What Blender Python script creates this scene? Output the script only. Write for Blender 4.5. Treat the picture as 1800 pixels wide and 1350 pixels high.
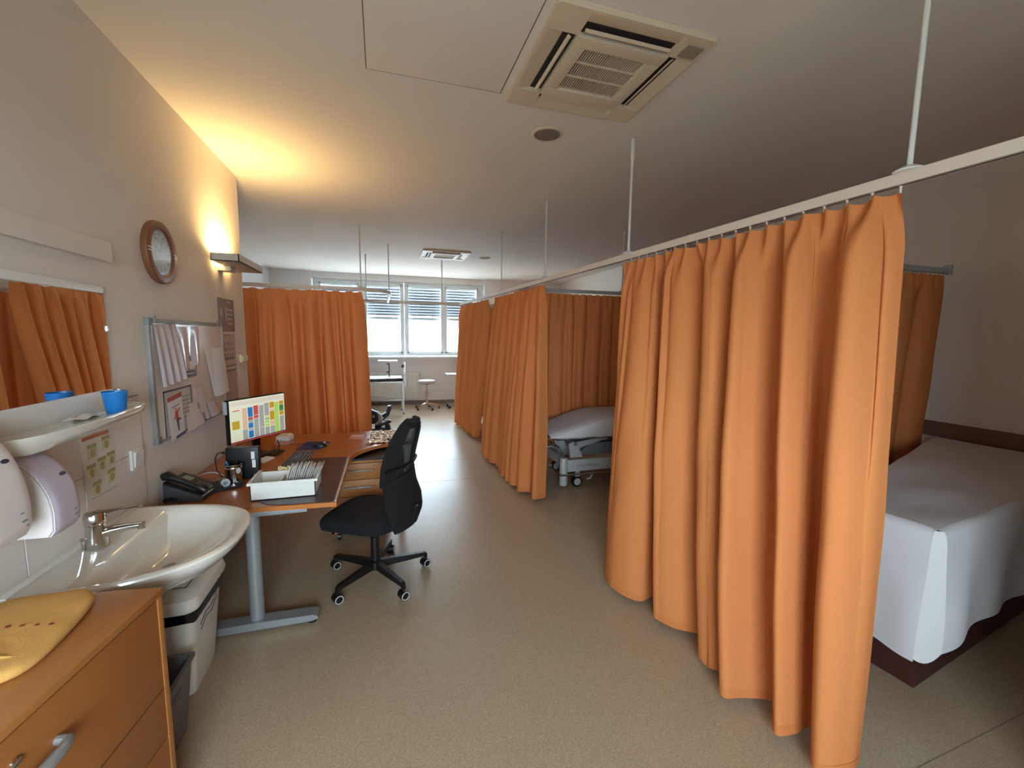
import bpy, bmesh, math, random
from mathutils import Vector, Matrix
random.seed(7)
R = math.radians
D = bpy.data
SC = bpy.context.scene
COL = SC.collection
for o in list(D.objects): D.objects.remove(o)

# ------------------------------------------------------------------ camera
f_px, yaw, pitch, roll, CAM_H = 744.5, R(17.045), R(6.485), R(0.698), 1.65
fw = Vector((math.sin(yaw)*math.cos(pitch), math.cos(yaw)*math.cos(pitch), -math.sin(pitch)))
r0 = Vector((math.cos(yaw), -math.sin(yaw), 0)); u0 = r0.cross(fw)
rt = r0*math.cos(roll) + u0*math.sin(roll); up = u0*math.cos(roll) - r0*math.sin(roll)
cd = D.cameras.new('camera'); cam = D.objects.new('camera', cd); COL.objects.link(cam)
cd.sensor_width = 36; cd.lens = 36*f_px/1800; cd.clip_start = .02; cd.clip_end = 300
cam.matrix_world = Matrix(((rt.x, up.x, -fw.x, 0), (rt.y, up.y, -fw.y, 0), (rt.z, up.z, -fw.z, CAM_H), (0, 0, 0, 1)))
SC.camera = cam

# ------------------------------------------------------------------ world, daylight, exposure
W = D.worlds.new('daylight'); SC.world = W; W.use_nodes = True
wb = W.node_tree.nodes['Background']; wb.inputs[0].default_value = (.70, .85, 1.0, 1); wb.inputs[1].default_value = 26.0
vs = SC.view_settings; vs.view_transform = 'Standard'; vs.look = 'None'; vs.gamma = 1; vs.use_curve_mapping = False
vs.exposure = 0.36
def portal(name, loc, rot, sx, sy):
    l = D.lights.new(name, 'AREA'); l.shape = 'RECTANGLE'; l.size = sx; l.size_y = sy; l.cycles.is_portal = True
    o = D.objects.new(name, l); COL.objects.link(o); o.location = loc; o.rotation_euler = rot
portal('far_window_daylight', (.48, 10.62, 1.98), (R(-90), 0, 0), 3.9, 1.75)
portal('rear_window_daylight', (-.2, -1.52, 1.5), (R(90), 0, 0), 1.6, 1.4)

# ------------------------------------------------------------------ materials
def lin(c):
    return tuple(((v/255)/12.92 if v/255 <= .04045 else ((v/255+.055)/1.055)**2.4) for v in c)
MATS = {}
def mat(name, rgb, rough=.5, metal=0, spec=.5, noise=0, nscale=40, bump=0, bscale=200, coat=0, emit=0, alpha=1):
    if name in MATS: return MATS[name]
    m = D.materials.new(name); m.use_nodes = True; nt = m.node_tree; b = nt.nodes['Principled BSDF']
    c = lin(rgb); b.inputs['Base Color'].default_value = (*c, 1); b.inputs['Roughness'].default_value = rough
    b.inputs['Metallic'].default_value = metal; b.inputs['Specular IOR Level'].default_value = spec
    b.inputs['Coat Weight'].default_value = coat
    if emit:
        b.inputs['Emission Color'].default_value = (*c, 1); b.inputs['Emission Strength'].default_value = emit
    tc = nt.nodes.new('ShaderNodeTexCoord')
    if noise:
        n = nt.nodes.new('ShaderNodeTexNoise'); n.inputs['Scale'].default_value = nscale; n.inputs['Detail'].default_value = 4
        r = nt.nodes.new('ShaderNodeMixRGB'); r.blend_type = 'MIX'
        r.inputs[1].default_value = (*[v*(1-noise) for v in c], 1); r.inputs[2].default_value = (*[min(1, v*(1+noise)) for v in c], 1)
        nt.links.new(tc.outputs['Object'], n.inputs['Vector']); nt.links.new(n.outputs['Fac'], r.inputs[0]); nt.links.new(r.outputs[0], b.inputs['Base Color'])
    if bump:
        n2 = nt.nodes.new('ShaderNodeTexNoise'); n2.inputs['Scale'].default_value = bscale; n2.inputs['Detail'].default_value = 3
        bp = nt.nodes.new('ShaderNodeBump'); bp.inputs['Strength'].default_value = bump; bp.inputs['Distance'].default_value = .002
        nt.links.new(tc.outputs['Object'], n2.inputs['Vector']); nt.links.new(n2.outputs['Fac'], bp.inputs['Height']); nt.links.new(bp.outputs[0], b.inputs['Normal'])
    if alpha < 1: b.inputs['Alpha'].default_value = alpha
    MATS[name] = m; return m

def wood(name, rgb, axis=(1, 1, 1), rough=.38, contrast=.16):
    m = mat(name, rgb, rough); nt = m.node_tree; b = nt.nodes['Principled BSDF']; c = lin(rgb)
    tc = nt.nodes.new('ShaderNodeTexCoord'); mp = nt.nodes.new('ShaderNodeMapping'); mp.inputs['Scale'].default_value = axis
    n = nt.nodes.new('ShaderNodeTexNoise'); n.inputs['Scale'].default_value = 6; n.inputs['Detail'].default_value = 6; n.inputs['Distortion'].default_value = .6
    r = nt.nodes.new('ShaderNodeMixRGB')
    r.inputs[1].default_value = (*[v*(1-contrast) for v in c], 1); r.inputs[2].default_value = (*[v*(1+contrast) for v in c], 1)
    nt.links.new(tc.outputs['Object'], mp.inputs[0]); nt.links.new(mp.outputs[0], n.inputs['Vector'])
    nt.links.new(n.outputs['Fac'], r.inputs[0]); nt.links.new(r.outputs[0], b.inputs['Base Color'])
    return m

def cloth(name, rgb, trans=.25, weave=.25):
    m = D.materials.new(name); m.use_nodes = True; nt = m.node_tree; nt.nodes.remove(nt.nodes['Principled BSDF'])
    out = nt.nodes['Material Output']; c = lin(rgb)
    d = nt.nodes.new('ShaderNodeBsdfDiffuse'); t = nt.nodes.new('ShaderNodeBsdfTranslucent'); mx = nt.nodes.new('ShaderNodeMixShader')
    tc = nt.nodes.new('ShaderNodeTexCoord'); n = nt.nodes.new('ShaderNodeTexNoise'); n.inputs['Scale'].default_value = 260; n.inputs['Detail'].default_value = 2
    r = nt.nodes.new('ShaderNodeMixRGB'); r.inputs[1].default_value = (*[v*(1-weave*.5) for v in c], 1); r.inputs[2].default_value = (*[min(1, v*(1+weave*.5)) for v in c], 1)
    bp = nt.nodes.new('ShaderNodeBump'); bp.inputs['Strength'].default_value = .12; bp.inputs['Distance'].default_value = .001
    nt.links.new(tc.outputs['Object'], n.inputs['Vector']); nt.links.new(n.outputs['Fac'], r.inputs[0]); nt.links.new(n.outputs['Fac'], bp.inputs['Height'])
    nt.links.new(r.outputs[0], d.inputs[0]); nt.links.new(bp.outputs[0], d.inputs['Normal'])
    sat = nt.nodes.new('ShaderNodeMixRGB'); sat.blend_type = 'MULTIPLY'; sat.inputs[0].default_value = 1; sat.inputs[2].default_value = (1, .72, .6, 1) if rgb[2] < 150 else (1, 1, 1, 1)
    nt.links.new(r.outputs[0], sat.inputs[1]); nt.links.new(sat.outputs[0], t.inputs[0])
    mx.inputs[0].default_value = trans
    nt.links.new(d.outputs[0], mx.inputs[1]); nt.links.new(t.outputs[0], mx.inputs[2]); nt.links.new(mx.outputs[0], out.inputs[0])
    MATS[name] = m; return m

def glass(name, tint=(1, 1, 1), rough=0.02, refl=.06):
    m = D.materials.new(name); m.use_nodes = True; nt = m.node_tree; nt.nodes.remove(nt.nodes['Principled BSDF'])
    t = nt.nodes.new('ShaderNodeBsdfTransparent'); t.inputs[0].default_value = (*tint, 1)
    g = nt.nodes.new('ShaderNodeBsdfGlossy'); g.inputs['Roughness'].default_value = rough
    mx = nt.nodes.new('ShaderNodeMixShader'); mx.inputs[0].default_value = refl
    nt.links.new(t.outputs[0], mx.inputs[1]); nt.links.new(g.outputs[0], mx.inputs[2]); nt.links.new(mx.outputs[0], nt.nodes['Material Output'].inputs[0])
    MATS[name] = m; return m

def mesh_fabric(name, rgb, scale=420):
    """open black netting: fine holes given by a checker of thread and gap"""
    m = D.materials.new(name); m.use_nodes = True; nt = m.node_tree; b = nt.nodes['Principled BSDF']
    b.inputs['Base Color'].default_value = (*lin(rgb), 1); b.inputs['Roughness'].default_value = .8
    tc = nt.nodes.new('ShaderNodeTexCoord'); w = nt.nodes.new('ShaderNodeTexWave'); w.bands_direction = 'Z'; w.inputs['Scale'].default_value = 55
    r = nt.nodes.new('ShaderNodeMapRange'); r.inputs['From Min'].default_value = .3; r.inputs['From Max'].default_value = .5; r.inputs['To Min'].default_value = .55; r.inputs['To Max'].default_value = 1
    nt.links.new(tc.outputs['Object'], w.inputs['Vector']); nt.links.new(w.outputs['Fac'], r.inputs['Value']); nt.links.new(r.outputs[0], b.inputs['Alpha'])
    MATS[name] = m; return m

M_wall = mat('white_wall_paint', (226, 216, 205), .75, noise=.02, nscale=3, bump=.25, bscale=260)
M_ceil = mat('ceiling_paint', (226, 217, 207), .85, noise=.015, nscale=2)
M_farwall = mat('far_wall_daylight_tint', (226, 224, 220), .75)  # base colour cooled to counter orange bounce and read as bluish daylight
M_orange = cloth('orange_curtain_fabric', (217, 137, 83), .13)
M_hem = cloth('orange_hem_stitch', (212, 131, 78), .13)
M_sheet = cloth('white_sheet_cotton', (226, 224, 224), .12, .05)
M_rail = mat('rail_beige_white', (214, 200, 184), .4)
M_white = mat('white_plastic', (226, 222, 214), .35)
M_white2 = mat('white_satin_metal', (220, 220, 216), .3)
M_pvc = mat('window_pvc', (226, 232, 232), .35)
M_cer = mat('white_ceramic', (222, 216, 204), .08, spec=.6, coat=.4)
M_tile = mat('white_tile_glaze', (222, 212, 202), .22)
M_grout = mat('grey_grout', (170, 160, 150), .9)
M_chrome = mat('chrome', (205, 200, 195), .12, metal=1)
M_steel = mat('brushed_steel', (190, 188, 182), .28, metal=1)
M_silver = mat('silver_powder_coat', (150, 152, 152), .38, metal=.35)
M_greyp = mat('grey_plastic', (120, 122, 124), .45)
M_lgrey = mat('light_grey_plastic', (176, 178, 178), .4)
M_dgrey = mat('dark_grey_plastic', (62, 64, 66), .5)
M_black = mat('black_plastic', (16, 16, 17), .4)
M_rubber = mat('black_rubber', (18, 18, 19), .75)
M_blackfab = mat('black_seat_fabric', (13, 13, 14), .95, bump=.5, bscale=700)
M_net = mesh_fabric('black_netting', (14, 14, 15))
M_desk = wood('desk_beech_laminate', (158, 88, 36), (.6, 5, 1), .26, .10)
M_deskedge = wood('desk_beech_edge', (190, 116, 54), (.6, 5, 1), .35, .12)
M_cab = wood('cabinet_beech', (152, 92, 42), (8, 1.2, 8), .42, .14)
M_cabtop = wood('cabinet_beech_top', (164, 104, 52), (8, 1.2, 8), .35, .12)
M_ped = wood('pedestal_beech', (168, 108, 52), (1.2, 6, 8), .45, .12)
M_brown = mat('brown_leatherette', (66, 30, 22), .5)
M_strip = mat('brown_wall_rail', (120, 88, 72), .55)
M_walnut = wood('clock_walnut', (126, 80, 52), (1, 1, 1), .4, .1)
M_towel = mat('yellow_terry', (214, 160, 84), .95, noise=.15, nscale=350, bump=1, bscale=500)
M_red = mat('dark_red_thread', (120, 40, 24), .9)
M_blue = mat('blue_plastic', (28, 110, 178), .3)
M_navy = mat('navy_plastic', (26, 36, 62), .4)
M_paper = mat('white_paper', (228, 222, 218), .7)
M_paper2 = mat('pinkish_paper', (226, 208, 200), .7)
M_print = mat('grey_print', (142, 134, 130), .7)
M_sleeve = mat('clear_sleeve_sheen', (214, 210, 214), .12)
M_mat_d = mat('dark_brown_desk_mat', (52, 32, 28), .35)
M_mat_e = mat('mat_glossy_edge', (190, 186, 186), .2)
M_bin = mat('bin_white_plastic', (226, 220, 208), .4)
M_bag = mat('black_bin_bag', (14, 13, 14), .25)
M_greybin = mat('grey_bin_plastic', (112, 106, 106), .5)
M_lav = mat('lavender_plastic', (184, 172, 182), .35)
M_disp = mat('dispenser_white', (224, 214, 208), .35)
M_mirror = mat('mirror_silver', (236, 236, 236), .0, metal=1)
M_glass = glass('window_glass', (.97, .99, .98))
M_clear = glass('clear_plastic', (.95, .95, .96), .1, .18)
M_ac = mat('air_conditioner_beige', (212, 196, 170), .45)
M_acdark = mat('air_slot_dark', (26, 24, 22), .8)
M_slat = mat('blind_slat_grey', (84, 92, 102), .4)
M_foil = mat('silver_foil', (222, 222, 226), .18, metal=.9, bump=.6, bscale=60)
M_speak = mat('speaker_mesh_grey', (122, 112, 100), .7)
M_vinyl_blk = mat('black_vinyl', (18, 18, 20), .25)
M_beige = mat('beige_plastic', (196, 178, 138), .45)
M_lampgrey = mat('lamp_grey_metal', (178, 172, 162), .45)

# floor: speckled linoleum
def floor_mat():
    m = mat('speckled_linoleum', (168, 148, 122), .34); nt = m.node_tree; b = nt.nodes['Principled BSDF']
    tc = nt.nodes.new('ShaderNodeTexCoord')
    v = nt.nodes.new('ShaderNodeTexNoise'); v.inputs['Scale'].default_value = 190; v.inputs['Detail'].default_value = 3; v.inputs['Distortion'].default_value = 1.2
    cr = nt.nodes.new('ShaderNodeValToRGB'); e = cr.color_ramp.elements
    e[0].position = .36; e[0].color = (*lin((150, 131, 107)), 1); e[1].position = .64; e[1].color = (*lin((180, 160, 134)), 1)
    x = cr.color_ramp.elements.new(.5); x.color = (*lin((166, 146, 121)), 1)
    n = nt.nodes.new('ShaderNodeTexNoise'); n.inputs['Scale'].default_value = 1.3
    rr = nt.nodes.new('ShaderNodeMapRange'); rr.inputs['To Min'].default_value = .26; rr.inputs['To Max'].default_value = .4
    nt.links.new(tc.outputs['Object'], v.inputs['Vector']); nt.links.new(v.outputs['Fac'], cr.inputs[0]); nt.links.new(cr.outputs[0], b.inputs['Base Color'])
    nt.links.new(tc.outputs['Object'], n.inputs['Vector']); nt.links.new(n.outputs['Fac'], rr.inputs['Value']); nt.links.new(rr.outputs[0], b.inputs['Roughness'])
    return m
M_floor = floor_mat()

# ------------------------------------------------------------------ geometry helpers
class B:
    def __init__(s): s.bm = bmesh.new(); s.mi = 0
    def _tag(s, faces):
        for f in faces: f.material_index = s.mi
    def box(s, x0, x1, y0, y1, z0, z1, bev=0, seg=2, T=None):
        x0, x1 = sorted((x0, x1)); y0, y1 = sorted((y0, y1)); z0, z1 = sorted((z0, z1))
        r = bmesh.ops.create_cube(s.bm, size=1)
        vs_ = r['verts']
        for v in vs_:
            v.co = Vector((x0+(v.co.x+.5)*(x1-x0), y0+(v.co.y+.5)*(y1-y0), z0+(v.co.z+.5)*(z1-z0)))
        fs = list({f for v in vs_ for f in v.link_faces})
        s._tag(fs)
        if bev:
            es = list({e for v in vs_ for e in v.link_edges})
            rr = bmesh.ops.bevel(s.bm, geom=es, offset=bev, segments=seg, affect='EDGES', profile=.6)
            vs_ = list({v for f in rr['faces'] for v in f.verts} | {v for v in vs_ if v.is_valid})
            s._tag(rr['faces'])
        if T is not None:
            for v in vs_: v.co = T @ v.co
        return s
    def ring(s, pts):
        return [s.bm.verts.new(p) for p in pts]
    def skin(s, rings, closed=True, cap=True):
        fs = []
        for a, b in zip(rings[:-1], rings[1:]):
            n = len(a)
            for i in range(n if closed else n-1):
                j = (i+1) % n
                try: fs.append(s.bm.faces.new((a[i], a[j], b[j], b[i])))
                except ValueError: pass
        if cap and closed:
            for q in (list(reversed(rings[0])), rings[-1]):
                if len(q) > 2:
                    try: fs.append(s.bm.faces.new(q))
                    except ValueError: pass
        s._tag(fs); return s
    def tube(s, pts, r, seg=8, closed=False, cap=True):
        pts = [Vector(p) for p in pts]; n = len(pts); rings = []
        rr = r if isinstance(r, (list, tuple)) else [r]*n
        ref = None
        for i, p in enumerate(pts):
            if closed: d = (pts[(i+1) % n]-pts[i-1])
            else: d = pts[min(i+1, n-1)]-pts[max(i-1, 0)]
            d.normalize()
            if ref is None:
                ref = Vector((0, 0, 1)) if abs(d.z) < .9 else Vector((1, 0, 0))
            a = (ref - d*ref.dot(d)).normalized(); b = d.cross(a); ref = a
            rings.append(s.ring([p+(a*math.cos(t)+b*math.sin(t))*rr[i] for t in [2*math.pi*k/seg for k in range(seg)]]))
        if closed: rings.append(rings[0]); s.skin(rings, True, False)
        else: s.skin(rings, True, cap)
        return s
    def cyl(s, p0, p1, r0, r1=None, seg=16):
        return s.tube([p0, p1], [r0, r0 if r1 is None else r1], seg)
    def lathe(s, prof, c=(0, 0, 0), seg=24, M=None):
        rings = []
        for r, z in prof:
            pts = [Vector((max(r, 1e-5)*math.cos(2*math.pi*k/seg), max(r, 1e-5)*math.sin(2*math.pi*k/seg), z)) for k in range(seg)]
            pts = [(M @ p if M else p)+Vector(c) for p in pts]
            rings.append(s.ring(pts))
        return s.skin(rings, True, True)
    def prism(s, poly, ax, a, b):
        def P(u, v, w): return {'z': (u, v, w), 'y': (u, w, v), 'x': (w, u, v)}[ax]
        ra = s.ring([P(u, v, a) for u, v in poly]); rb = s.ring([P(u, v, b) for u, v in poly])
        return s.skin([ra, rb])
    def quad(s, *ps):
        f = s.bm.faces.new(s.ring(ps)); s._tag([f]); return s
    def grid(s, fn, nu, nv, closed_u=False):
        g = [[s.bm.verts.new(fn(i/(nu if closed_u else nu-1), j/(nv-1))) for i in range(nu)] for j in range(nv)]
        fs = []
        for j in range(nv-1):
            for i in range(nu if closed_u else nu-1):
                k = (i+1) % nu
                fs.append(s.bm.faces.new((g[j][i], g[j][k], g[j+1][k], g[j+1][i])))
        s._tag(fs); return s
    def solidify(s, t):
        bmesh.ops.recalc_face_normals(s.bm, faces=s.bm.faces[:])
        bmesh.ops.solidify(s.bm, geom=s.bm.faces[:], thickness=t); return s
    def xf(s, M):
        for v in s.bm.verts: v.co = M @ v.co
        return s

LOC = {}
def link(name, data, parent=None, loc=(0, 0, 0)):
    o = D.objects.new(name, data); COL.objects.link(o); o.location = loc
    if parent: o.parent = parent
    return o
def obj(name, b, m, parent=None, smooth=None, angle=35, recalc=True):
    bm = b.bm
    if recalc: bmesh.ops.recalc_face_normals(bm, faces=bm.faces[:])
    if parent is not None: off = LOC[parent.name]
    else:
        xs = [v.co.x for v in bm.verts]; ys = [v.co.y for v in bm.verts]; zs = [v.co.z for v in bm.verts]
        off = Vector(((min(xs)+max(xs))/2, (min(ys)+max(ys))/2, min(zs)))
    for v in bm.verts: v.co -= off
    me = D.meshes.new(name); bm.to_mesh(me); bm.free()
    for mm in (m if isinstance(m, (list, tuple)) else [m]): me.materials.append(mm)
    if smooth is None: smooth = len(me.polygons) > 6
    if smooth:
        for p in me.polygons: p.use_smooth = True
        me.set_sharp_from_angle(angle=R(angle))
    o = link(name, me, parent, (0, 0, 0) if parent is not None else off)
    LOC[o.name] = off
    return o
def tag(o, label=None, cat=None, group=None, kind=None):
    if label: o['label'] = label
    if cat: o['category'] = cat
    if group: o['group'] = group
    if kind: o['kind'] = kind
    return o
def thing(name, loc, label, cat, group=None, kind=None):
    o = link(name, None, None, loc); o.empty_display_size = .1; LOC[o.name] = Vector(loc)
    return tag(o, label, cat, group, kind)
def copy_tree(o, parent=None, delta=None):
    c = o.copy(); COL.objects.link(c); c.parent = parent; LOC[c.name] = LOC[o.name]+(delta or Vector())
    if delta and parent is None: c.location = o.location+delta
    for ch in list(o.children): copy_tree(ch, c, delta)
    return c
def struct(name, b, m, parent=None, **k):
    o = obj(name, b, m, parent, **k)
    if parent is None: o['kind'] = 'structure'
    return o
def bx(*a, **k): return B().box(*a, **k)
def catmull(P, n):
    P = [Vector(p) for p in P]; out = []
    Q = [P[0]*2-P[1]]+P+[P[-1]*2-P[-2]]
    for i in range(1, len(Q)-2):
        for k in range(n):
            t = k/n
            a, b, c, d = Q[i-1:i+3]
            out.append(.5*((2*b)+(c-a)*t+(2*a-5*b+4*c-d)*t*t+(3*b-a-3*c+d)*t**3))
    out.append(P[-1]); return out
def resample(P, n):
    P = [Vector(p) for p in P]; L = [0]
    for a, b in zip(P[:-1], P[1:]): L.append(L[-1]+(b-a).length)
    out = []; j = 0
    for k in range(n):
        s = L[-1]*k/(n-1)
        while j < len(P)-2 and L[j+1] < s: j += 1
        t = (s-L[j])/max(1e-9, L[j+1]-L[j]); out.append(P[j].lerp(P[j+1], min(1, max(0, t))))
    return out
def sstep(a, b, x):
    t = min(1, max(0, (x-a)/(b-a))); return t*t*(3-2*t)

# ================================================================== SETTING
XL, XR, YF, YR, ZC = -1.188, 4.42, 10.3, -1.4, 3.0
fl = struct('floor', B().box(-3.4, XR+.1, YR-.1, YF+.2, -.08, 0), M_floor)
def seam(p, q, w=.004):
    p, q = Vector(p), Vector(q); d = (q-p).normalized(); n = Vector((-d.y, d.x, 0))*w/2
    return B().prism([tuple((p+n)[:2]), tuple((q+n)[:2]), tuple((q-n)[:2]), tuple((p-n)[:2])], 'z', -.001, .0006)
M_seam = mat('floor_weld_seam', (128, 110, 90), .5)
for p, q in (((.25, 5.5, 0), (1.4, 5.47, 0)), ((.0, 4.72, 0), (1.4, 4.66, 0)), ((1.75, 2.44, 0), (4.3, 2.83, 0)), ((1.0, .9, 0), (4.0, 1.02, 0)), ((-.1, 7.3, 0), (1.3, 7.3, 0))):
    struct('floor_seam', seam(p, q), M_seam, fl)
ce = struct('ceiling', B().box(-3.4, XR+.1, YR-.1, YF+.4, ZC, ZC+.1), M_ceil)
struct('access_panel', bx(-.045, .66, 1.75, 2.45, ZC-.003, ZC, bev=.001), M_ceil, ce)
M_shadowgap = mat('panel_gap', (96, 84, 72), .9)
for a in ((-.05, -.046, 1.75, 2.455), (.661, .665, 1.75, 2.455), (-.05, .665, 2.451, 2.455)):
    struct('panel_gap', bx(*a, ZC-.0015, ZC), M_shadowgap, ce)
struct('wall_left', bx(XL-.1, XL, YR, 4.42, 0, ZC), M_wall)
struct('wall_left_return', bx(-3.3, XL-.1, 4.32, 4.42, 0, ZC), M_farwall)
struct('wall_left_far', B().prism([(-3.3, 4.42), (-3.2, 4.42), (-3.2, 8.6), (-2.24, 10.1), (-2.24, 10.3), (-3.3, 10.3)], 'z', 0, ZC), M_farwall)
struct('wall_right', bx(XR, XR+.1, YR, YF, 0, ZC), M_wall)
struct('added_shade_wall', bx(2.05, XR, .42, .5, 0, ZC), M_wall)  # added wall, out of view, shading the bed bay from the rear window
struct('baseboard_far', bx(-2.2, XR, YF-.012, YF, 0, .08), mat('baseboard_grey', (120, 108, 102), .5))
# far wall with the window opening
wf = struct('wall_far', bx(-1.45, 2.42, YF, YF+.3, 0, 1.13), M_farwall)
struct('lintel', bx(-1.45, 2.42, YF, YF+.3, 2.86, ZC), M_farwall, wf)
struct('pier', bx(-2.3, -1.45, YF-.08, YF+.3, 0, ZC), M_farwall, wf)
struct('pier', bx(2.42, XR+.1, YF-.08, YF+.3, 0, ZC), M_farwall, wf)
# rear wall with a big window behind the camera
wr = struct('wall_rear', bx(-1.3, -1.0, YR-.1, YR, 0, ZC), M_wall)
struct('pier', bx(.6, XR+.1, YR-.1, YR, 0, ZC), M_wall, wr)
struct('lintel', bx(-1.0, .6, YR-.1, YR, 2.2, ZC), M_wall, wr)
struct('parapet', bx(-1.0, .6, YR-.1, YR, 0, .8), M_wall, wr)
struct('sill', bx(-1.02, .62, YR-.1, YR+.06, .8, .83), M_pvc, wr)
w3 = struct('window_3', B().box(-1.0, -.95, YR-.09, YR-.03, .83, 2.2).box(.55, .6, YR-.09, YR-.03, .83, 2.2).box(-1, .6, YR-.09, YR-.03, 2.15, 2.2).box(-1, .6, YR-.09, YR-.03, .83, .88), M_pvc)
struct('pane', bx(-.95, .55, YR-.065, YR-.06, .88, 2.15), M_glass, w3)
# brown protective rail along the right wall
struct('trim_1', bx(XR-.025, XR, .5, 4.9, .86, .985, bev=.008), M_strip)

# windows in the far wall: two double units
def win_unit(name, x0, x1, panes):
    y0, y1 = YF+.06, YF+.13
    u = struct(name, B().box(x0, x1, y0, y1, 2.77, 2.86, bev=.006).box(x0, x1, y0, y1, 1.15, 1.235, bev=.006)
               .box(x0, panes[0][0]-.03, y0, y1, 1.235, 2.77, bev=.006).box(panes[-1][1]+.03, x1, y0, y1, 1.235, 2.77, bev=.006)
               .box(panes[0][1]+.03, panes[1][0]-.03, y0, y1, 1.235, 2.77, bev=.006), M_pvc)
    for a, b_ in panes:
        s = struct('sash', B().box(a-.04, a+.0, y0-.02, y1-.01, 1.2, 2.8, bev=.005).box(b_, b_+.04, y0-.02, y1-.01, 1.2, 2.8, bev=.005)
                   .box(a-.04, b_+.04, y0-.02, y1-.01, 2.745, 2.8, bev=.005).box(a-.04, b_+.04, y0-.02, y1-.01, 1.2, 1.255, bev=.005), M_pvc, u)
        struct('pane', bx(a, b_, y0+.03, y0+.036, 1.255, 2.745), M_glass, s)
        if a > -1:
            struct('window_handle', B().box(a-.03, a-.01, y0-.035, y0-.02, 1.93, 2.01, bev=.004).box(a-.028, a-.012, y0-.06, y0-.045, 1.86, 1.98, bev=.004).box(a-.026, a-.014, y0-.05, y0-.03, 1.96, 1.975), M_white, s)
    return u
PA = [(-1.27, -.518), (-.312, .422)]; PB = [(.613, 1.363), (1.511, 2.231)]
win_unit('window_1', -1.44, .512, PA); win_unit('window_2', .518, 2.41, PB)
struct('trim_2', bx(-1.44, 2.41, YF-.16, YF+.1, 1.105, 1.14, bev=.008), M_pvc)['label'] = 'white inner window sill'
# exterior venetian blinds, one per sash
sl_me = None
for i, (a, b_) in enumerate(PA+PB):
    yb = YF+.25
    t = thing('venetian_blind', ((a+b_)/2, yb, 2.0), ['grey outside slat blind in leftmost pane behind the curtain', 'grey outside slat blind in the pane beside the left curtain', 'grey outside slat blind in the middle pane right of the mullion', 'grey outside slat blind in the rightmost window pane'][i], 'blind', 'window blinds')
    for k in range(11):
        z = 2.77-k*.064
        if sl_me is None or k == 0:
            b2 = B()
            b2.prism([(.030, .030), (0, .004), (-.026, -.034), (-.030, -.034), (-.006, .008), (.026, .034)], 'x', -(b_-a)/2-.02, (b_-a)/2+.02)
            bmesh.ops.recalc_face_normals(b2.bm, faces=b2.bm.faces[:])
            sl_me = D.meshes.new('slat'); b2.bm.to_mesh(sl_me); b2.bm.free(); sl_me.materials.append(M_slat)
        s = link('slat', sl_me, t, (0, 0, z-2.0)); LOC[s.name] = Vector()
    obj('bottom_bar', bx(a-.02, b_+.02, yb-.04, yb+.04, 2.0, 2.06, bev=.01), M_greyp, t)
    for fx in (.27, .73):
        obj('ladder_cord', B().cyl((a+(b_-a)*fx, yb-.045, 2.03), (a+(b_-a)*fx, yb-.045, 2.8), .003, seg=6), M_greyp, t)
# outside: a bright street with a building across it
g0 = struct('ground_outside', bx(-40, 40, YF+.4, 60, -3.2, -3.0), mat('pale_paving', (210, 208, 202), .9))
struct('ground_outside_rear', bx(-40, 40, -50, YR-.3, -3.2, -3.0), mat('grey_paving', (130, 126, 118), .9))
bd = thing('building_across', (0, 24, -3), 'pale building with brick upper storey outside the far window', 'building')
obj('white_base', bx(-14, 16, 24, 28, -3, 2.05), mat('white_render', (228, 228, 226), .9), bd)
obj('slate_band', bx(-14, 16, 23.7, 28, 2.05, 2.45), mat('slate_blue', (66, 72, 100), .8), bd)
obj('brick_storey', bx(-14, 16, 24.2, 28, 2.45, 3.6), mat('pale_brick', (104, 70, 62), .9, noise=.2, nscale=3), bd)
for xx in (-3.2, .8, 1.9, 5.2, 8):
    obj('window', bx(xx, xx+.75, 24.1, 24.3, 2.5, 3.2, bev=.02), M_pvc, bd)

# splash-back tiles around the basin
ts = struct('tile_bed', bx(XL, XL+.003, .98, 2.58, .45, 1.335), M_grout, D.objects['wall_left'])
ys = [.99, 1.155, 1.475, 1.795, 2.115, 2.575]; zs = [.455, .776, 1.052, 1.328]
for i in range(len(ys)-1):
    for j in range(len(zs)-1):
        struct('tile', bx(XL+.001, XL+.008, ys[i]+.0015, ys[i+1]-.0015, zs[j]+.0015, zs[j+1]-.0015, bev=.0015, seg=1), M_tile, ts, smooth=False)

# ================================================================== CURTAIN RAILS
ZR0, ZR1 = 2.195, 2.235
def xr(y): return 1.675-.057*(y-2.7)
def rail_path(pts, z0=ZR0, z1=ZR1, w=.03):
    """slim rectangular track along plan points"""
    b = B(); rings = []
    P = [Vector((*p, 0)) for p in pts]
    for i, p in enumerate(P):
        d = (P[min(i+1, len(P)-1)]-P[max(i-1, 0)]).normalized(); n = Vector((-d.y, d.x, 0))*w/2
        rings.append(b.ring([(p+n)+Vector((0, 0, z0)), (p-n)+Vector((0, 0, z0)), (p-n)+Vector((0, 0, z1)), (p+n)+Vector((0, 0, z1))]))
    return b.skin(rings)
def drop_rod(parent, x, y, z=ZR1):
    r = obj('drop_rod', B().cyl((x, y, z), (x, y, ZC-.12), .0085, seg=10).cyl((x, y, ZC-.14), (x, y, ZC-.001), .013, seg=10), M_white2, parent)
    obj('foot_plate', B().lathe([(.045, z-.001), (.045, z+.004), (.02, z+.018), (.012, z+.02)], (x, y, 0), 16), M_white2, r)
def groove(parent, pts):
    obj('track_slot', rail_path(pts, ZR0-.002, ZR0+.0005, .008), M_dgrey, parent)

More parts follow.
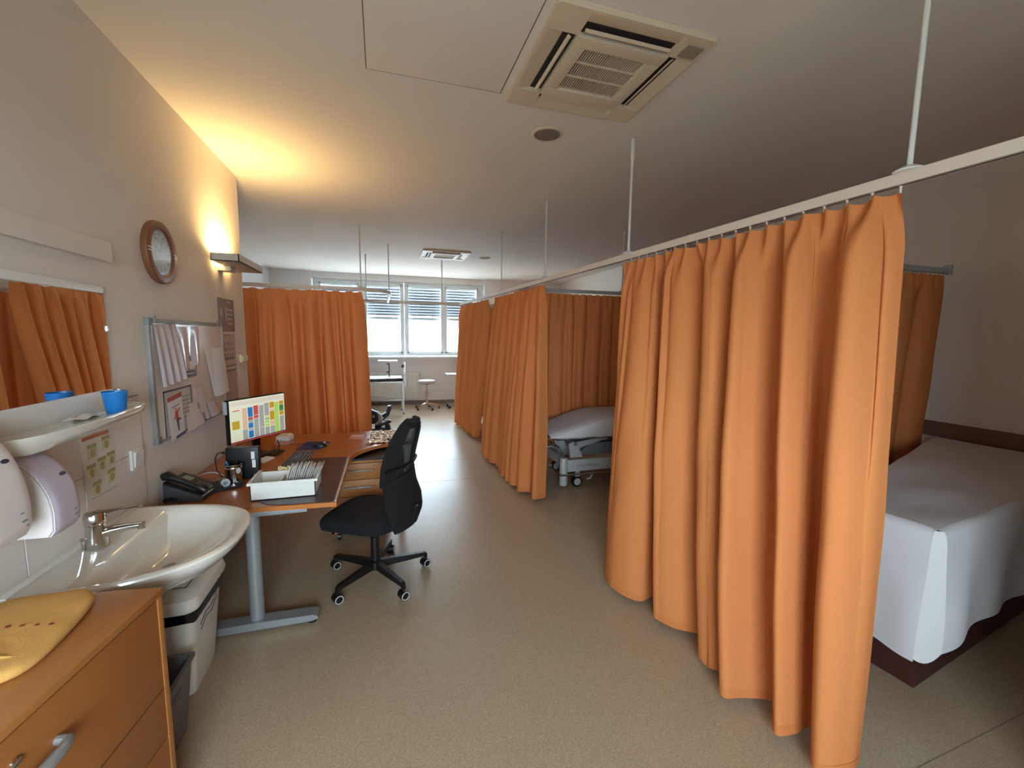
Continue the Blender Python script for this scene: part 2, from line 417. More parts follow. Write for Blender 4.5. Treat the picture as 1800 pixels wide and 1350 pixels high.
mr = thing('curtain_rail', (1.6, 2.5, ZR0), 'long beige curtain rail running down the aisle above the orange curtains', 'curtain rail')
pts = [(xr(y), y) for y in (.3, 2, 4, 6, 7.82)]
obj('track', rail_path(pts, w=.034), M_rail, mr); groove(mr, pts)
for y in (1.08, 2.70, 4.10, 5.48): drop_rod(mr, xr(y), y)
lr = thing('curtain_rail', (-.5, 5.78, ZR0), 'beige curtain rail above the left curtain, bending round towards the windows', 'curtain rail')
arc = [(-3.2, 5.72), (-.35, 5.78)]+[(-.35+.47*math.sin(t), 6.25-.47*math.cos(t)) for t in [R(a) for a in (15, 30, 45, 60, 75, 90)]]+[(.115, 6.9), (.11, 7.8)]
obj('track', rail_path(arc), M_rail, lr); groove(lr, arc)
for x, y in ((-.243, 5.82), (.117, 6.83)): drop_rod(lr, x, y)
br = thing('curtain_rail', (.5, 7.83, ZR0), 'grey curtain rail crossing in front of the far windows', 'curtain rail')
pts = [(-3.15, 7.72), (XR, 7.93)]
obj('track', rail_path(pts), M_rail, br); groove(br, pts)
for x, y in ((-.241, 7.79), (1.06, 7.85)): drop_rod(br, x, y)
def part_rail(y0, y1, lab, x0):
    t = thing('curtain_rail', ((x0+XR)/2, y0, ZR0), lab, 'curtain rail')
    p = [(x0, y0), (XR, y1)]
    obj('track', rail_path(p), M_lgrey, t); groove(t, p)
    obj('wall_bracket', bx(XR-.02, XR, y1-.03, y1+.03, ZR0-.01, ZR1+.03, bev=.004), M_lgrey, t)
    return t
part_rail(2.30, 2.34, 'grey partition rail fixed to the wall above the near bed', xr(2.3))
pr2 = part_rail(4.95, 4.95, 'grey partition rail above the curtain behind the hospital trolley', xr(4.95))
drop_rod(pr2, 3.0, 4.95)

# ================================================================== CURTAINS
def fold_path(p, q, nf, amp, seed, off=0.0, side=1):
    """irregular soft folds between plan points p and q"""
    rnd = random.Random(seed); p, q = Vector((*p, 0)), Vector((*q, 0)); d = q-p; n = Vector((-d.y, d.x, 0)).normalized()*side
    ws = [rnd.uniform(.6, 1.5) for _ in range(nf)]; tot = sum(ws); u = 0; C = []
    for w in ws:
        a = amp*rnd.uniform(.65, 1.2); w /= tot
        C.append(p+d*(u+w*.05)-n*a*.45+n*off)
        C.append(p+d*(u+w*rnd.uniform(.22, .36))+n*a*.8+n*off)
        C.append(p+d*(u+w*rnd.uniform(.6, .74))+n*a*rnd.uniform(.55, 1.0)+n*off)
        u += w
    C.append(q-n*amp*.3+n*off)
    return C
def curtain(name, label, hem, top_p, top_q, seed, ztop=2.184, zbot=.04, group='orange privacy curtains', nu=260, nv=46, hooks=14, topamp=.35, pinch=.014, side=1, fine=.8, famp=.034, edge_folds=False):
    rnd = random.Random(seed)
    H = resample(catmull([(p[0], p[1], 0) for p in hem], 8), nu)
    tp, tq = Vector((*top_p, 0)), Vector((*top_q, 0)); d = (tq-tp); n = Vector((-d.y, d.x, 0)).normalized()*side
    hp, hq = H[0], H[-1]
    # deviation of the hem from its own smoothed line
    k = max(6, nu//9)
    S = []
    for i in range(nu):
        a = [H[min(nu-1, max(0, i+j))] for j in range(-k, k+1)]
        S.append(sum(a, Vector())/len(a))
    hk = [i/(hooks-1) for i in range(hooks)]
    sag = [rnd.uniform(.006, .022) for _ in range(hooks)]
    n2 = int(hooks*fine); ws = [rnd.uniform(.45, 1.6) for _ in range(n2)]
    if edge_folds: ws[-1], ws[-2], ws[-3] = .55, 1.0, .6
    tw = sum(ws); ed = [0]
    for w in ws: ed.append(ed[-1]+w/tw)
    am = [rnd.uniform(.5, 1.25) for _ in range(n2)]
    if edge_folds: am[-1], am[-2], am[-3] = 1.1, 1.3, 1.2
    sh = [rnd.uniform(.35, .65) for _ in range(n2)]; lf = [rnd.uniform(.35, 1.1) for _ in range(n2)]
    def fine_fold(u, v):
        uu = min(.9999, max(0, u+.012*math.sin(v*2.2+seed)*math.sin(math.pi*u)))
        j = 0
        while j < n2-1 and ed[j+1] < uu: j += 1
        fr = (uu-ed[j])/(ed[j+1]-ed[j]); c = sh[j]
        fr = .5*fr/c if fr < c else .5+.5*(fr-c)/(1-c)
        return am[j]*(math.sin(math.pi*fr)**.75-.45)*(1-.8*sstep(.15, .35+lf[j]*.6, v))
    def fn(u, v):
        i = u*(nu-1); i0 = int(i); h = H[i0]; sm = S[i0]
        z = ztop+(zbot-ztop)*v
        base = tp.lerp(tq, u)
        dev = h-sm
        g = (topamp+(1-topamp)*sstep(0, .9, v))*(1+.3*math.sin(math.pi*v))
        lean = v**1.25
        p = base.lerp(sm, lean)+dev*g*sstep(-.02, .10, v)
        # pinched heading between hooks
        hu = u*(hooks-1); fr = hu-math.floor(hu)
        top = 1-sstep(0, .13, v)
        p = p+n*(pinch*math.sin(hu*2*math.pi)*top)
        z -= sag[min(hooks-1, int(hu))]*math.sin(math.pi*fr)*4*fr*(1-fr)*(1-sstep(0, .3, v))
        z += .006*math.sin(u*37+seed)*sstep(.8, 1, v)
        p = p+n*famp*fine_fold(u, v)*sstep(0, .07, v)*(1-(sstep(.965, 1, u) if edge_folds else sstep(.93, 1, u))*.8)
        # slack creases
        p = p+n*.004*math.sin(u*90+v*7+3*math.sin(v*5+seed))*(1-abs(2*v-1))
        return (p.x, p.y, z)
    c = (tp+tq)/2
    t = thing(name, (c.x, c.y, zbot), label, 'curtain', group)
    b = B().grid(fn, nu, nv)
    o = obj('fabric', b, M_orange, t, smooth=True, angle=180)
    # hem band: doubled cloth along the lower edge
    def fh(u, v):
        x, y, z = fn(u, 1-.017*(1-v)-.017*0)
        a = Vector(fn(min(1, u+.004), 1)); c_ = Vector(fn(max(0, u-.004), 1)); tt = (a-c_); nn = Vector((-tt.y, tt.x, 0)); nn = nn.normalized() if nn.length > 0 else n
        return (x+nn.x*.0016*side, y+nn.y*.0016*side, z)
    obj('hem', B().grid(fh, nu, 3), M_hem, t, smooth=True, angle=180)
    hm = None
    for i in range(hooks):
        u = hk[i]; x, y, z = fn(min(.999, u), 0)
        q = tp.lerp(tq, u)
        if hm is None:
            b2 = B().box(-.003, .003, -.003, .003, -.014, .015, bev=.001, seg=1).box(-.006, .006, -.005, .005, .008, .014, bev=.001, seg=1)
            bmesh.ops.recalc_face_normals(b2.bm, faces=b2.bm.faces[:])
            hm = D.meshes.new('glider_hook'); b2.bm.to_mesh(hm); b2.bm.free(); hm.materials.append(M_white)
        hO = link('glider_hook', hm, t, Vector((x*.5+q.x*.5, y*.5+q.y*.5, ztop))-LOC[t.name]); LOC[hO.name] = Vector()
    return t
hem1 = [(1.64, 2.56), (1.50, 2.52), (1.42, 2.40), (1.385, 2.28), (1.43, 2.15), (1.50, 2.10), (1.60, 2.12), (1.61, 2.06), (1.52, 2.00), (1.475, 1.93), (1.53, 1.84), (1.62, 1.77), (1.655, 1.71),
        (1.56, 1.66), (1.50, 1.61), (1.52, 1.53), (1.61, 1.50), (1.59, 1.45), (1.46, 1.42), (1.44, 1.37), (1.53, 1.35), (1.63, 1.32), (1.655, 1.28), (1.56, 1.23), (1.51, 1.17), (1.58, 1.15), (1.69, 1.16),
        (1.69, 1.10), (1.57, 1.07), (1.53, 1.02), (1.57, .985), (1.65, .975), (1.705, .99)]
curtain('curtain', 'large orange curtain nearest the camera, in front of the bed with white sheet', hem1, (xr(2.75), 2.75), (xr(1.10), 1.10), 3, hooks=20, nu=520, nv=64, topamp=.6, pinch=.022, famp=.05, edge_folds=True, side=-1)
hem2 = fold_path((1.36, 5.6), (1.40, 3.98), 9, .095, 11, .0, -1)+[Vector((1.40, 3.80, 0)), Vector((1.54, 3.83, 0))]
curtain('curtain', 'orange curtain drawn beside the hospital trolley, its near corner sweeping forward', [tuple(p)[:2] for p in hem2], (xr(5.72), 5.72), (xr(4.12), 4.12), 5, hooks=14, nu=320, nv=46, topamp=.5, side=-1)
hem3 = fold_path((1.32, 7.85), (1.42, 6.45), 7, .095, 23, .0, -1)
curtain('curtain', 'farthest orange curtain on the aisle rail, beside the windows', [tuple(p)[:2] for p in hem3], (xr(7.75), 7.75), (xr(6.05), 6.05), 8, hooks=10, nu=220, nv=36, topamp=.5, side=-1)
hem4 = fold_path((-2.3, 5.70), (-.16, 5.76), 13, .085, 31, .0, -1)
curtain('curtain', 'wide orange curtain on the left behind the desk and monitor', [tuple(p)[:2] for p in hem4], (-2.35, 5.735), (-.235, 5.775), 9, hooks=15, nu=380, nv=36, topamp=.55, side=-1)
hem5 = fold_path((xr(2.3)+.05, 2.30), (4.30, 2.36), 11, .05, 41, .0, -1)
curtain('curtain', 'shaded orange partition curtain beside the near bed head', [tuple(p)[:2] for p in hem5], (xr(2.3)+.03, 2.30), (4.38, 2.34), 10, hooks=26, nu=300, nv=30, topamp=.6, fine=.45, famp=.016, zbot=.10, side=-1)
hem6 = fold_path((xr(4.95)+.05, 4.95), (4.36, 4.95), 16, .04, 51, .0, -1)
curtain('curtain', 'orange partition curtain hanging behind the hospital trolley', [tuple(p)[:2] for p in hem6], (xr(4.95)+.03, 4.95), (4.38, 4.95), 12, hooks=30, nu=320, nv=30, topamp=.7, fine=.45, famp=.016, zbot=.10, side=-1)

hem7 = fold_path((xr(7.9)+.05, 7.86), (4.36, 7.93), 14, .05, 61, .0, -1)
curtain('curtain', 'deep red looking curtain glimpsed in the gap between the two far aisle curtains', [tuple(p)[:2] for p in hem7], (xr(7.9)+.03, 7.86), (4.38, 7.93), 13, hooks=28, nu=260, nv=24, topamp=.6, fine=.45, famp=.016, zbot=.10, side=-1)

# ================================================================== CEILING UNITS
def air_conditioner(cx, cy, label, h=.385):
    t = thing('ceiling_air_conditioner', (cx, cy, ZC), label, 'air conditioner', 'ceiling cassette air conditioners')
    k = .235; z0 = ZC-.036
    obj('base_plate', bx(cx-h, cx+h, cy-h, cy+h, ZC-.010, ZC-.0005, bev=.003), M_ac, t)
    for sx in (-1, 1):
        for sy in (-1, 1):
            b = B().prism([(cx+sx*(k-.002), cy+sy*(k-.002)), (cx+sx*h, cy+sy*(k-.002)), (cx+sx*h, cy+sy*(h-.008)), (cx+sx*(h-.008), cy+sy*h), (cx+sx*(k-.002), cy+sy*h)], 'z', z0+.008, ZC-.009)
            obj('corner_cover', b, M_ac, t, smooth=False)
    # centre frame
    gi = .166
    obj('centre_frame', B().box(cx-k, cx+k, cy-k, cy-gi, z0, ZC-.009, bev=.004).box(cx-k, cx+k, cy+gi, cy+k, z0, ZC-.009, bev=.004)
        .box(cx-k, cx-gi, cy-gi, cy+gi, z0, ZC-.009, bev=.004).box(cx+gi, cx+k, cy-gi, cy+gi, z0, ZC-.009, bev=.004), M_ac, t)
    obj('grille_backing', bx(cx-gi, cx+gi, cy-gi, cy+gi, ZC-.014, ZC-.0105), M_acdark, t)
    sm = None; n = 27
    for i in range(n):
        x = cx-gi+(i+.5)*2*gi/n
        if sm is None:
            b2 = B().box(-.0028, .0028, -gi, gi, 0, .004); bmesh.ops.recalc_face_normals(b2.bm, faces=b2.bm.faces[:])
            sm = D.meshes.new('grille_slat'); b2.bm.to_mesh(sm); b2.bm.free(); sm.materials.append(M_ac)
        s = link('grille_slat', sm, t, Vector((x, cy, z0+.014))-LOC[t.name]); LOC[s.name] = Vector()
    for yy in (-.055, .055): obj('grille_crossbar', bx(cx-gi, cx+gi, cy+yy-.003, cy+yy+.003, z0+.010, z0+.018), M_ac, t)
    # four outlets: dark slot, sloping deflector, flap
    for q in range(4):
        Mq = Matrix.Translation((cx, cy, 0)) @ Matrix.Rotation(q*math.pi/2, 4, 'Z')
        opened = q != 0
        obj('outlet_slot', B().box(-k+.01, k-.01, k+.002, k+.062, ZC-.013, ZC-.0095).xf(Mq), M_acdark, t)
        obj('outlet_deflector', B().prism([(k+.062, ZC-.0095), (h, ZC-.0095), (h, z0+.008), (h-.014, z0+.008), (k+.066, ZC-.013)], 'x', -k+.002, k-.002).xf(Mq), M_ac, t, smooth=False)
        if opened: fp = [(k+.024, z0+.006), (k+.030, z0+.004), (k+.042, z0+.012), (k+.036, z0+.014)]
        else: fp = [(k+.004, z0+.010), (k+.068, z0+.014), (k+.068, z0+.019), (k+.004, z0+.016)]
        obj('outlet_flap', B().prism(fp, 'x', -k+.018, k-.018).xf(Mq), M_ac, t, smooth=False)
    obj('sensor_window', bx(cx+k+.03, cx+h-.03, cy-h+.05, cy-k-.02, z0+.002, z0+.007, bev=.002), mat('sensor_grey', (150, 140, 124), .3), t)
    return t
air_conditioner(1.09, 2.095, 'large beige ceiling cassette air conditioner near the camera')
air_conditioner(1.035, 7.37, 'small-looking white ceiling air conditioner far off in front of the windows')
for (x, y), lab in (((1.09, 2.82), 'round grey ceiling loudspeaker beside the near air conditioner'), ((1.745, 7.41), 'small round ceiling loudspeaker right of the far air conditioner')):
    t = thing('ceiling_speaker', (x, y, ZC), lab, 'loudspeaker', 'ceiling loudspeakers')
    obj('rim', B().lathe([(.105, ZC-.0005), (.105, ZC-.006), (.1, ZC-.009), (.088, ZC-.009), (.088, ZC-.0005)], (x, y, 0), 40), M_ac, t)
    obj('speaker_mesh', B().lathe([(.088, ZC-.001), (.087, ZC-.007), (.05, ZC-.010), (0, ZC-.011)], (x, y, 0), 40), M_speak, t)

# ================================================================== LEFT WALL THINGS
# wall up-light
t = thing('wall_lamp', (XL, 3.9, 2.13), 'flat grey wall lamp glowing warm yellow up the wall', 'lamp')
obj('tray', B().box(-1.15, -.972, 3.57, 4.2, 2.158, 2.163).box(-1.15, -1.144, 3.57, 4.2, 2.158, 2.20).box(-.978, -.972, 3.57, 4.2, 2.158, 2.212).box(-1.15, -.972, 3.57, 3.576, 2.158, 2.212).box(-1.15, -.972, 4.194, 4.2, 2.158, 2.212), M_lampgrey, t)
obj('bracket', bx(XL, -1.10, 3.82, 3.94, 2.12, 2.158, bev=.004), M_lampgrey, t)
obj('tube_bulb', B().cyl((-1.085, 3.68, 2.195), (-1.085, 4.09, 2.195), .008, seg=10), mat('lamp_bulb_glow', (255, 226, 150), .4, emit=12), t)
l = D.lights.new('lamp_glow', 'AREA'); l.shape = 'RECTANGLE'; l.size = .10; l.size_y = .42; l.energy = 11; l.color = (1, .68, .26); l.spread = R(165)
lo = link('lamp_glow', l, None, (-1.10, 3.88, 2.218)); lo.rotation_euler = (math.pi, R(0), 0)
lo.parent = t; lo.location = Vector((-1.10, 3.88, 2.218))-LOC[t.name]
l = D.lights.new('lamp_spill', 'AREA'); l.shape = 'RECTANGLE'; l.size = .025; l.size_y = .36; l.energy = 1.2; l.color = (1, .66, .26)
lo = link('lamp_spill', l, t, Vector((-1.168, 3.90, 2.19))-LOC[t.name])

# clock
cy_, cz_ = 2.89, 2.085
Mx = Matrix.Rotation(R(90), 4, 'Y')
t = thing('wall_clock', (XL, cy_, cz_-.17), 'round brown wooden wall clock with glass face', 'clock')
obj('case_ring', B().lathe([(.168, 0), (.171, .012), (.168, .030), (.162, .034), (.130, .034), (.122, .024), (.122, .0)], (XL, cy_, cz_), 48, Mx), M_walnut, t)
dl = obj('dial', B().lathe([(.123, .012), (.123, .016), (0, .016)], (XL, cy_, cz_), 40, Mx), mat('clock_dial', (196, 196, 190), .3), t)
obj('glass', B().lathe([(.123, .024), (.123, .026), (0, .028)], (XL, cy_, cz_), 40, Mx), glass('clock_glass', (.96, .97, .97), .02, .25), t)
b = B()
for k in range(12):
    a = k*math.pi/6; c_, s_ = math.cos(a), math.sin(a)
    for rr in (.095, .1, .105): b.box(XL+.0162, XL+.018, cy_+s_*rr-.0025, cy_+s_*rr+.0025, cz_+c_*rr-.0025, cz_+c_*rr+.0025)
obj('hour_marks', b, M_dgrey, dl)
for a, ln, w in ((R(-60), .055, .004), (R(20), .085, .003)):
    obj('hand', B().tube([(XL+.020, cy_, cz_), (XL+.020, cy_+math.sin(a)*ln, cz_+math.cos(a)*ln)], w*.6, 6), M_greyp, t)
for sy in (-1, 1):
    for dz in (.008, -.008):
        obj('chrome_inlay', bx(XL+.030, XL+.0355, cy_+sy*.146-.018, cy_+sy*.142+.018, cz_+dz-.0022, cz_+dz+.0022), M_chrome, t)

# strip light above the mirror
t = thing('mirror_light', (XL, 1.95, 1.95), 'plain white light box on the wall above the mirror, switched off', 'lamp')
obj('housing', B().prism([(XL, 1.965), (XL+.028, 1.957), (XL+.034, 1.972), (XL+.030, 2.036), (XL+.026, 2.045), (XL, 2.045)], 'y', 1.45, 2.40), M_wall, t)
obj('end_cap', B().prism([(XL, 1.964), (XL+.0285, 1.956), (XL+.0345, 1.972), (XL+.0305, 2.0365), (XL+.0265, 2.046), (XL, 2.046)], 'y', 2.40, 2.404), M_wall, t)

# mirror
t = thing('wall_mirror', (XL, 2.0, 1.38), 'rectangular wall mirror above the basin reflecting orange curtains', 'mirror')
obj('mirror_glass', bx(XL+.004, XL+.011, 1.63, 2.353, 1.39, 1.815, bev=.001, seg=1), M_mirror, t, smooth=False)
obj('top_strip', bx(XL+.003, XL+.014, 1.63, 2.353, 1.815, 1.846, bev=.002), M_white, t)
obj('bottom_panel', bx(XL+.003, XL+.012, 1.60, 2.36, 1.30, 1.39, bev=.002), M_white, t)
for zz in (1.66,): obj('clip', bx(XL+.004, XL+.018, 2.349, 2.362, zz-.014, zz+.014, bev=.003), M_steel, t)

# ceramic shelf
def shelf_poly(ins):
    pl = [(XL+.01, 1.60+ins), (-1.12, 1.60+ins), (-1.065+.0, 1.64+ins*.8), (-1.035-ins*.7, 1.72+ins*.3), (-1.022-ins, 1.9), (-1.03-ins, 2.08), (-1.05-ins, 2.25), (-1.062-ins, 2.36-ins*.5), (-1.085-ins, 2.415-ins), (-1.13, 2.43-ins), (XL+.01, 2.43-ins)]
    return [(p.x, p.y) for p in catmull([(a, c, 0) for a, c in pl[1:-1]], 4)]+[pl[-1], pl[0]]
b = B(); rings = []
for ins, z in ((.03, 1.262), (.006, 1.285), (0, 1.31), (.004, 1.318), (.012, 1.318), (.018, 1.309), (.05, 1.306)):
    rings.append(b.ring([(x, y, z) for x, y in shelf_poly(ins)]))
b.skin(rings)
tag(obj('ceramic_shelf', b, M_cer, None, angle=50), 'white ceramic bathroom shelf under the mirror', 'shelf')
# cups
def cup(x, y, z):
    t = thing('plastic_cup', (x, y, z), 'bright blue plastic tumbler on the ceramic shelf', 'cup')
    obj('cup_body', B().lathe([(.0, z+.004), (.031, z), (.033, z+.003), (.043, z+.088), (.0435, z+.09), (.041, z+.09), (.031, z+.008), (0, z+.007)], (x, y, 0), 32), M_blue, t)
    obj('rim', B().tube([(x+.0425*math.cos(a), y+.0425*math.sin(a), z+.0895) for a in [2*math.pi*k/32 for k in range(32)]], .0014, 6, closed=True), M_blue, t)
cup(-1.085, 2.185, 1.307)
# folded paper note and hook plate behind the cup
tag(obj('paper_slip', B().grid(lambda u, v: (-1.16+v*.06, 1.99+u*.16, 1.309+.008*math.sin(u*6+v*2)**2), 10, 4).solidify(.0008), M_paper), 'crumpled white paper slip lying beside the blue tumbler', 'paper')
t = thing('wall_hook', (XL, 2.40, 1.33), 'small clear square wall hook right of the blue tumbler', 'hook')
obj('back_plate', bx(XL, XL+.006, 2.365, 2.435, 1.322, 1.385, bev=.004), M_clear, t)
obj('peg', B().lathe([(.006, 0), (.005, .02), (.010, .026), (.008, .032), (0, .034)], (XL+.006, 2.40, 1.345), 14, Mx), M_chrome, t)

# dispensers
def dispenser(y0, y1, z0, z1, label, dx, lav):
    xw = XL+.008; xf = xw+dx; h = z1-z0
    t = thing('soap_dispenser', (xw, (y0+y1)/2, z0), label, 'dispenser', 'wall soap dispensers')
    prof = [(xw, z0), (xf-.012, z0-.004), (xf, z0+.05*h), (xf+.002, z0+.30*h), (xf-.012, z0+.55*h), (xf-.045, z0+.78*h), (xf-.10, z0+.95*h), (xw+.03, z1), (xw, z1)]
    c = catmull([(a, q, 0) for a, q in prof[2:8]], 5); pf = prof[:2]+[(p.x, p.y) for p in c]+prof[8:]
    obj('housing', B().prism(pf, 'y', y0, y1-.006), M_disp, t, angle=50)
    # front cover follows the same curve
    def fc(u, v):
        q = [prof[1]]+[(p.x, p.y) for p in c]; i = v*(len(q)-1); j = min(len(q)-2, int(i)); f_ = i-j
        x = q[j][0]+(q[j+1][0]-q[j][0])*f_; z = q[j][1]+(q[j+1][1]-q[j][1])*f_
        e = abs(2*u-1)**6
        return (x+.006-.010*e, y0-.002+(y1-y0+.004)*u, z+.001)
    fcov = obj('front_cover', B().grid(fc, 14, 26).solidify(.004), lav, t, angle=60)
    zc = z0+.66*h
    obj('logo', B().lathe([(.011, 0), (.011, .0012), (0, .0014)], (0, 0, 0), 20, Matrix.Diagonal((.6, 1.25, 1, 1))).xf(Matrix.Translation((xf-.018, y0+(y1-y0)*.72, zc)) @ Matrix.Rotation(R(64), 4, 'Y')), mat('dark_oval_logo', (52, 46, 62), .4), fcov)
    for k, (dy, dz, a) in enumerate(((.70, .13, .006), (.74, .085, .010), (.80, .055, .004))):
        obj('symbol', bx(xf+.007, xf+.0085, y0+(y1-y0)*dy-a, y0+(y1-y0)*dy+a, z0+dz*h*1.6-.0022, z0+dz*h*1.6+.0022), M_greyp, fcov)
    obj('outlet', B().cyl((xf-.05, (y0+y1)/2, z0-.016), (xf-.05, (y0+y1)/2, z0), .014, seg=14), M_dgrey, t)
dispenser(1.40, 1.552, 1.062, 1.40, 'pale pinkish wall soap dispenser at the left picture edge', .185, M_disp)
dispenser(1.632, 1.752, 1.008, 1.275, 'lavender fronted soap dispenser under the ceramic shelf', .185, M_lav)

# hand washing poster on the tiles
px_ = XL+.0085
t = thing('hygiene_poster', (px_, 2.23, .93), 'laminated hand-washing poster with green pictures on the tiles', 'poster')
obj('sheet', bx(px_, px_+.0015, 2.118, 2.337, .934, 1.222), mat('poster_paper', (216, 208, 196), .25), t)
obj('title_bar', bx(px_+.0015, px_+.002, 2.122, 2.30, 1.198, 1.214), mat('poster_orange', (196, 112, 66), .4), t)
MG = mat('poster_olive', (166, 160, 98), .4); MSk = mat('poster_skin', (176, 148, 112), .4); MPale = mat('poster_pale_green', (198, 202, 150), .4)
for yy, zz in ((2.150, 1.145), (2.245, 1.160), (2.135, 1.062), (2.205, 1.075), (2.272, 1.082), (2.265, 1.005), (2.160, .982)):
    pc = obj('picture_tile', bx(px_+.0015, px_+.002, yy, yy+.058, zz-.03, zz+.03), MPale, t)
    obj('caption', bx(px_+.002, px_+.0023, yy, yy+.058, zz+.014, zz+.030), MG, pc)
    obj('hands', B().lathe([(.017, 0), (.017, .0004), (0, .0005)], (0, 0, 0), 14, Matrix.Diagonal((1.1, .9, 1, 1))).xf(Matrix.Translation((px_+.0021, yy+.031, zz-.008)) @ Matrix.Rotation(R(90), 4, 'Y')), MSk, pc)
obj('footer_line', bx(px_+.0015, px_+.002, 2.15, 2.32, .944, .947), M_print, t)
# double switch
def rocker(y0, y1, z0, z1, label, x=XL, m=M_white, d=.022):
    t = thing('wall_switch', (x, (y0+y1)/2, z0), label, 'switch')
    obj('frame', bx(x, x+d*.6, y0, y1, z0, z1, bev=.003), m, t)
    obj('rocker', B().prism([(x+d*.5, z0+.012), (x+d*.8, z0+.012), (x+d*1.1, z1-.012), (x+d*.5, z1-.012)], 'y', y0+.012, y1-.012), m, t, smooth=False)
rocker(2.445, 2.545, .975, 1.075, 'white square light switch right of the hygiene poster', XL+.006)
t = thing('room_controls', (XL, 4.27, 1.39), 'small yellowed triple switch strip at the wall corner by the posters', 'switch')
for k in range(3):
    pl = obj('plate', bx(XL, XL+.02, 4.21+k*.05, 4.255+k*.05, 1.39, 1.46, bev=.004), M_beige, t)
    obj('dial', bx(XL+.018, XL+.03, 4.222+k*.05, 4.243+k*.05, 1.40, 1.45, bev=.003), M_beige, pl)

# posters beside the whiteboard
def sheet_thing(name, y0, y1, z0, z1, m, label, cat, lines=(), x=XL, grp=None, th=.002):
    t = thing(name, (x, (y0+y1)/2, z0), label, cat, grp)
    obj('sheet', bx(x+.0005, x+.0005+th, y0, y1, z0, z1), m, t)
    for (a, b_, c, d, mm) in lines:
        obj('print', bx(x+.0005+th, x+.001+th, y0+(y1-y0)*a, y0+(y1-y0)*b_, z0+(z1-z0)*c, z0+(z1-z0)*d), mm, t)
    return t
MP1 = mat('poster_slate', (128, 120, 112), .35); MP2 = mat('poster_grey_print', (188, 176, 168), .35); MP3 = mat('poster_pale', (182, 168, 160), .35); MT = mat('poster_text_pale', (196, 188, 178), .5); MTd = mat('poster_text_dark', (120, 110, 106), .5)
sheet_thing('wall_poster', 3.76, 4.13, 1.655, 1.915, MP1, 'dark grey poster, topmost of three right of the whiteboard', 'poster',
            [(.55, .8, .9, .94, MT), (.15, .25, .45, .7, MT), (.45, .52, .35, .75, MT), (.56, .92, .64, .70, MT), (.56, .92, .5, .56, MT), (.56, .88, .36, .42, MT), (.56, .88, .22, .28, MT)])
t = sheet_thing('wall_poster', 3.775, 4.115, 1.372, 1.64, MP2, 'middle of the three posters, with rows of small round pictures', 'poster', [(.2, .9, .22, .3, MTd), (.0, 1, 0, .05, MTd), (.2, .7, .93, .95, MTd)])
for i in range(4):
    for j in range(3):
        obj('round_picture', B().lathe([(.013, 0), (.013, .0006), (0, .0007)], (0, 0, 0), 12).xf(Matrix.Translation((XL+.0024, 3.86+i*.058+.012*(j % 2), 1.56-j*.045)) @ Matrix.Rotation(R(90), 4, 'Y')), MTd, t)
sheet_thing('wall_poster', 3.79, 4.12, 1.085, 1.36, MP3, 'lowest of three posters, pale with faint lines of text', 'poster', [(.1, .9, .9, .96, MTd)]+[(.12, .88, .82-k*.07, .835-k*.07, M_print) for k in range(9)]+[(0, 1, 0, .05, MTd)])

# whiteboard
t = thing('whiteboard', (XL, 3.24, 1.04), 'wall whiteboard in grey aluminium frame covered with papers', 'whiteboard')
wy0, wy1, wz0, wz1 = 2.69, 3.785, 1.045, 1.718; wx = XL+.022
obj('board', bx(XL, wx-.006, wy0+.01, wy1-.01, wz0+.01, wz1-.01), mat('whiteboard_enamel', (214, 202, 190), .15), t)
for a in ((wy0, wy0+.028, wz0+.03, wz1-.03), (wy1-.02, wy1, wz0+.03, wz1-.03), (wy0+.03, wy1-.03, wz1-.024, wz1), (wy0+.03, wy1-.03, wz0, wz0+.012)):
    obj('frame_bar', bx(XL, wx, a[0], a[1], a[2], a[3], bev=.002), mat('aluminium_frame', (138, 134, 128), .45), t)
for yy in (wy0, wy1-.035):
    for zz in (wz0-.003, wz1-.037): obj('corner_cap', bx(XL-.0, wx+.003, yy-.002, yy+.04, zz, zz+.04, bev=.004), M_greyp, t)
for yy in (2.735, 3.66): obj('clip', B().box(wx, wx+.008, yy, yy+.018, wz1-.02, wz1+.018, bev=.002).cyl((wx+.004, yy+.009, wz1+.012), (wx+.004, yy+.009, wz1+.026), .005, seg=8), M_greyp, t)
bxp = wx-.0055
def wavy_paper(name, quad, m, label, amp=.004, wav=3, cat='paper', depth=.002, rot=0):
    (a, b_, c, d) = quad   # TL, TR, BR, BL as (y, z)
    def fn(u, v):
        ty = a[0]+(b_[0]-a[0])*u; tz = a[1]+(b_[1]-a[1])*u; by = d[0]+(c[0]-d[0])*u; bz = d[1]+(c[1]-d[1])*u
        return (bxp+depth+amp*(v**.6)*(1+math.sin(u*wav*2*math.pi)), ty+(by-ty)*v, tz+(bz-tz)*v)
    return tag(obj(name, B().grid(fn, 28, 12).solidify(.0007), m, angle=60), label, cat)
def wprint(parent, y0, y1, z0, z1, m, d=.012):
    obj('print', bx(bxp+d, bxp+d+.0006, y0, y1, z0, z1), m, parent)
wavy_paper('paper_bundle', ((2.745, 1.690), (3.005, 1.695), (3.075, 1.366), (2.775, 1.345)), mat('soft_tissue_paper', (206, 194, 192), .6), 'long pleated bundle of pale papers hanging at the left of the whiteboard', .012, 3.5)
wavy_paper('plastic_sleeve', ((3.012, 1.68), (3.33, 1.685), (3.30, 1.45), (3.035, 1.40)), M_sleeve, 'glossy clear plastic sleeve shining at the top of the whiteboard', .006, 1.5)
t = sheet_thing('info_card', 3.05, 3.247, 1.365, 1.50, M_navy, 'white card with navy borders below the glossy sleeve', 'card', x=bxp+.001)
wprint(t, 3.055, 3.14, 1.41, 1.465, M_paper2, .0036); wprint(t, 3.155, 3.24, 1.41, 1.465, M_paper2, .0036)
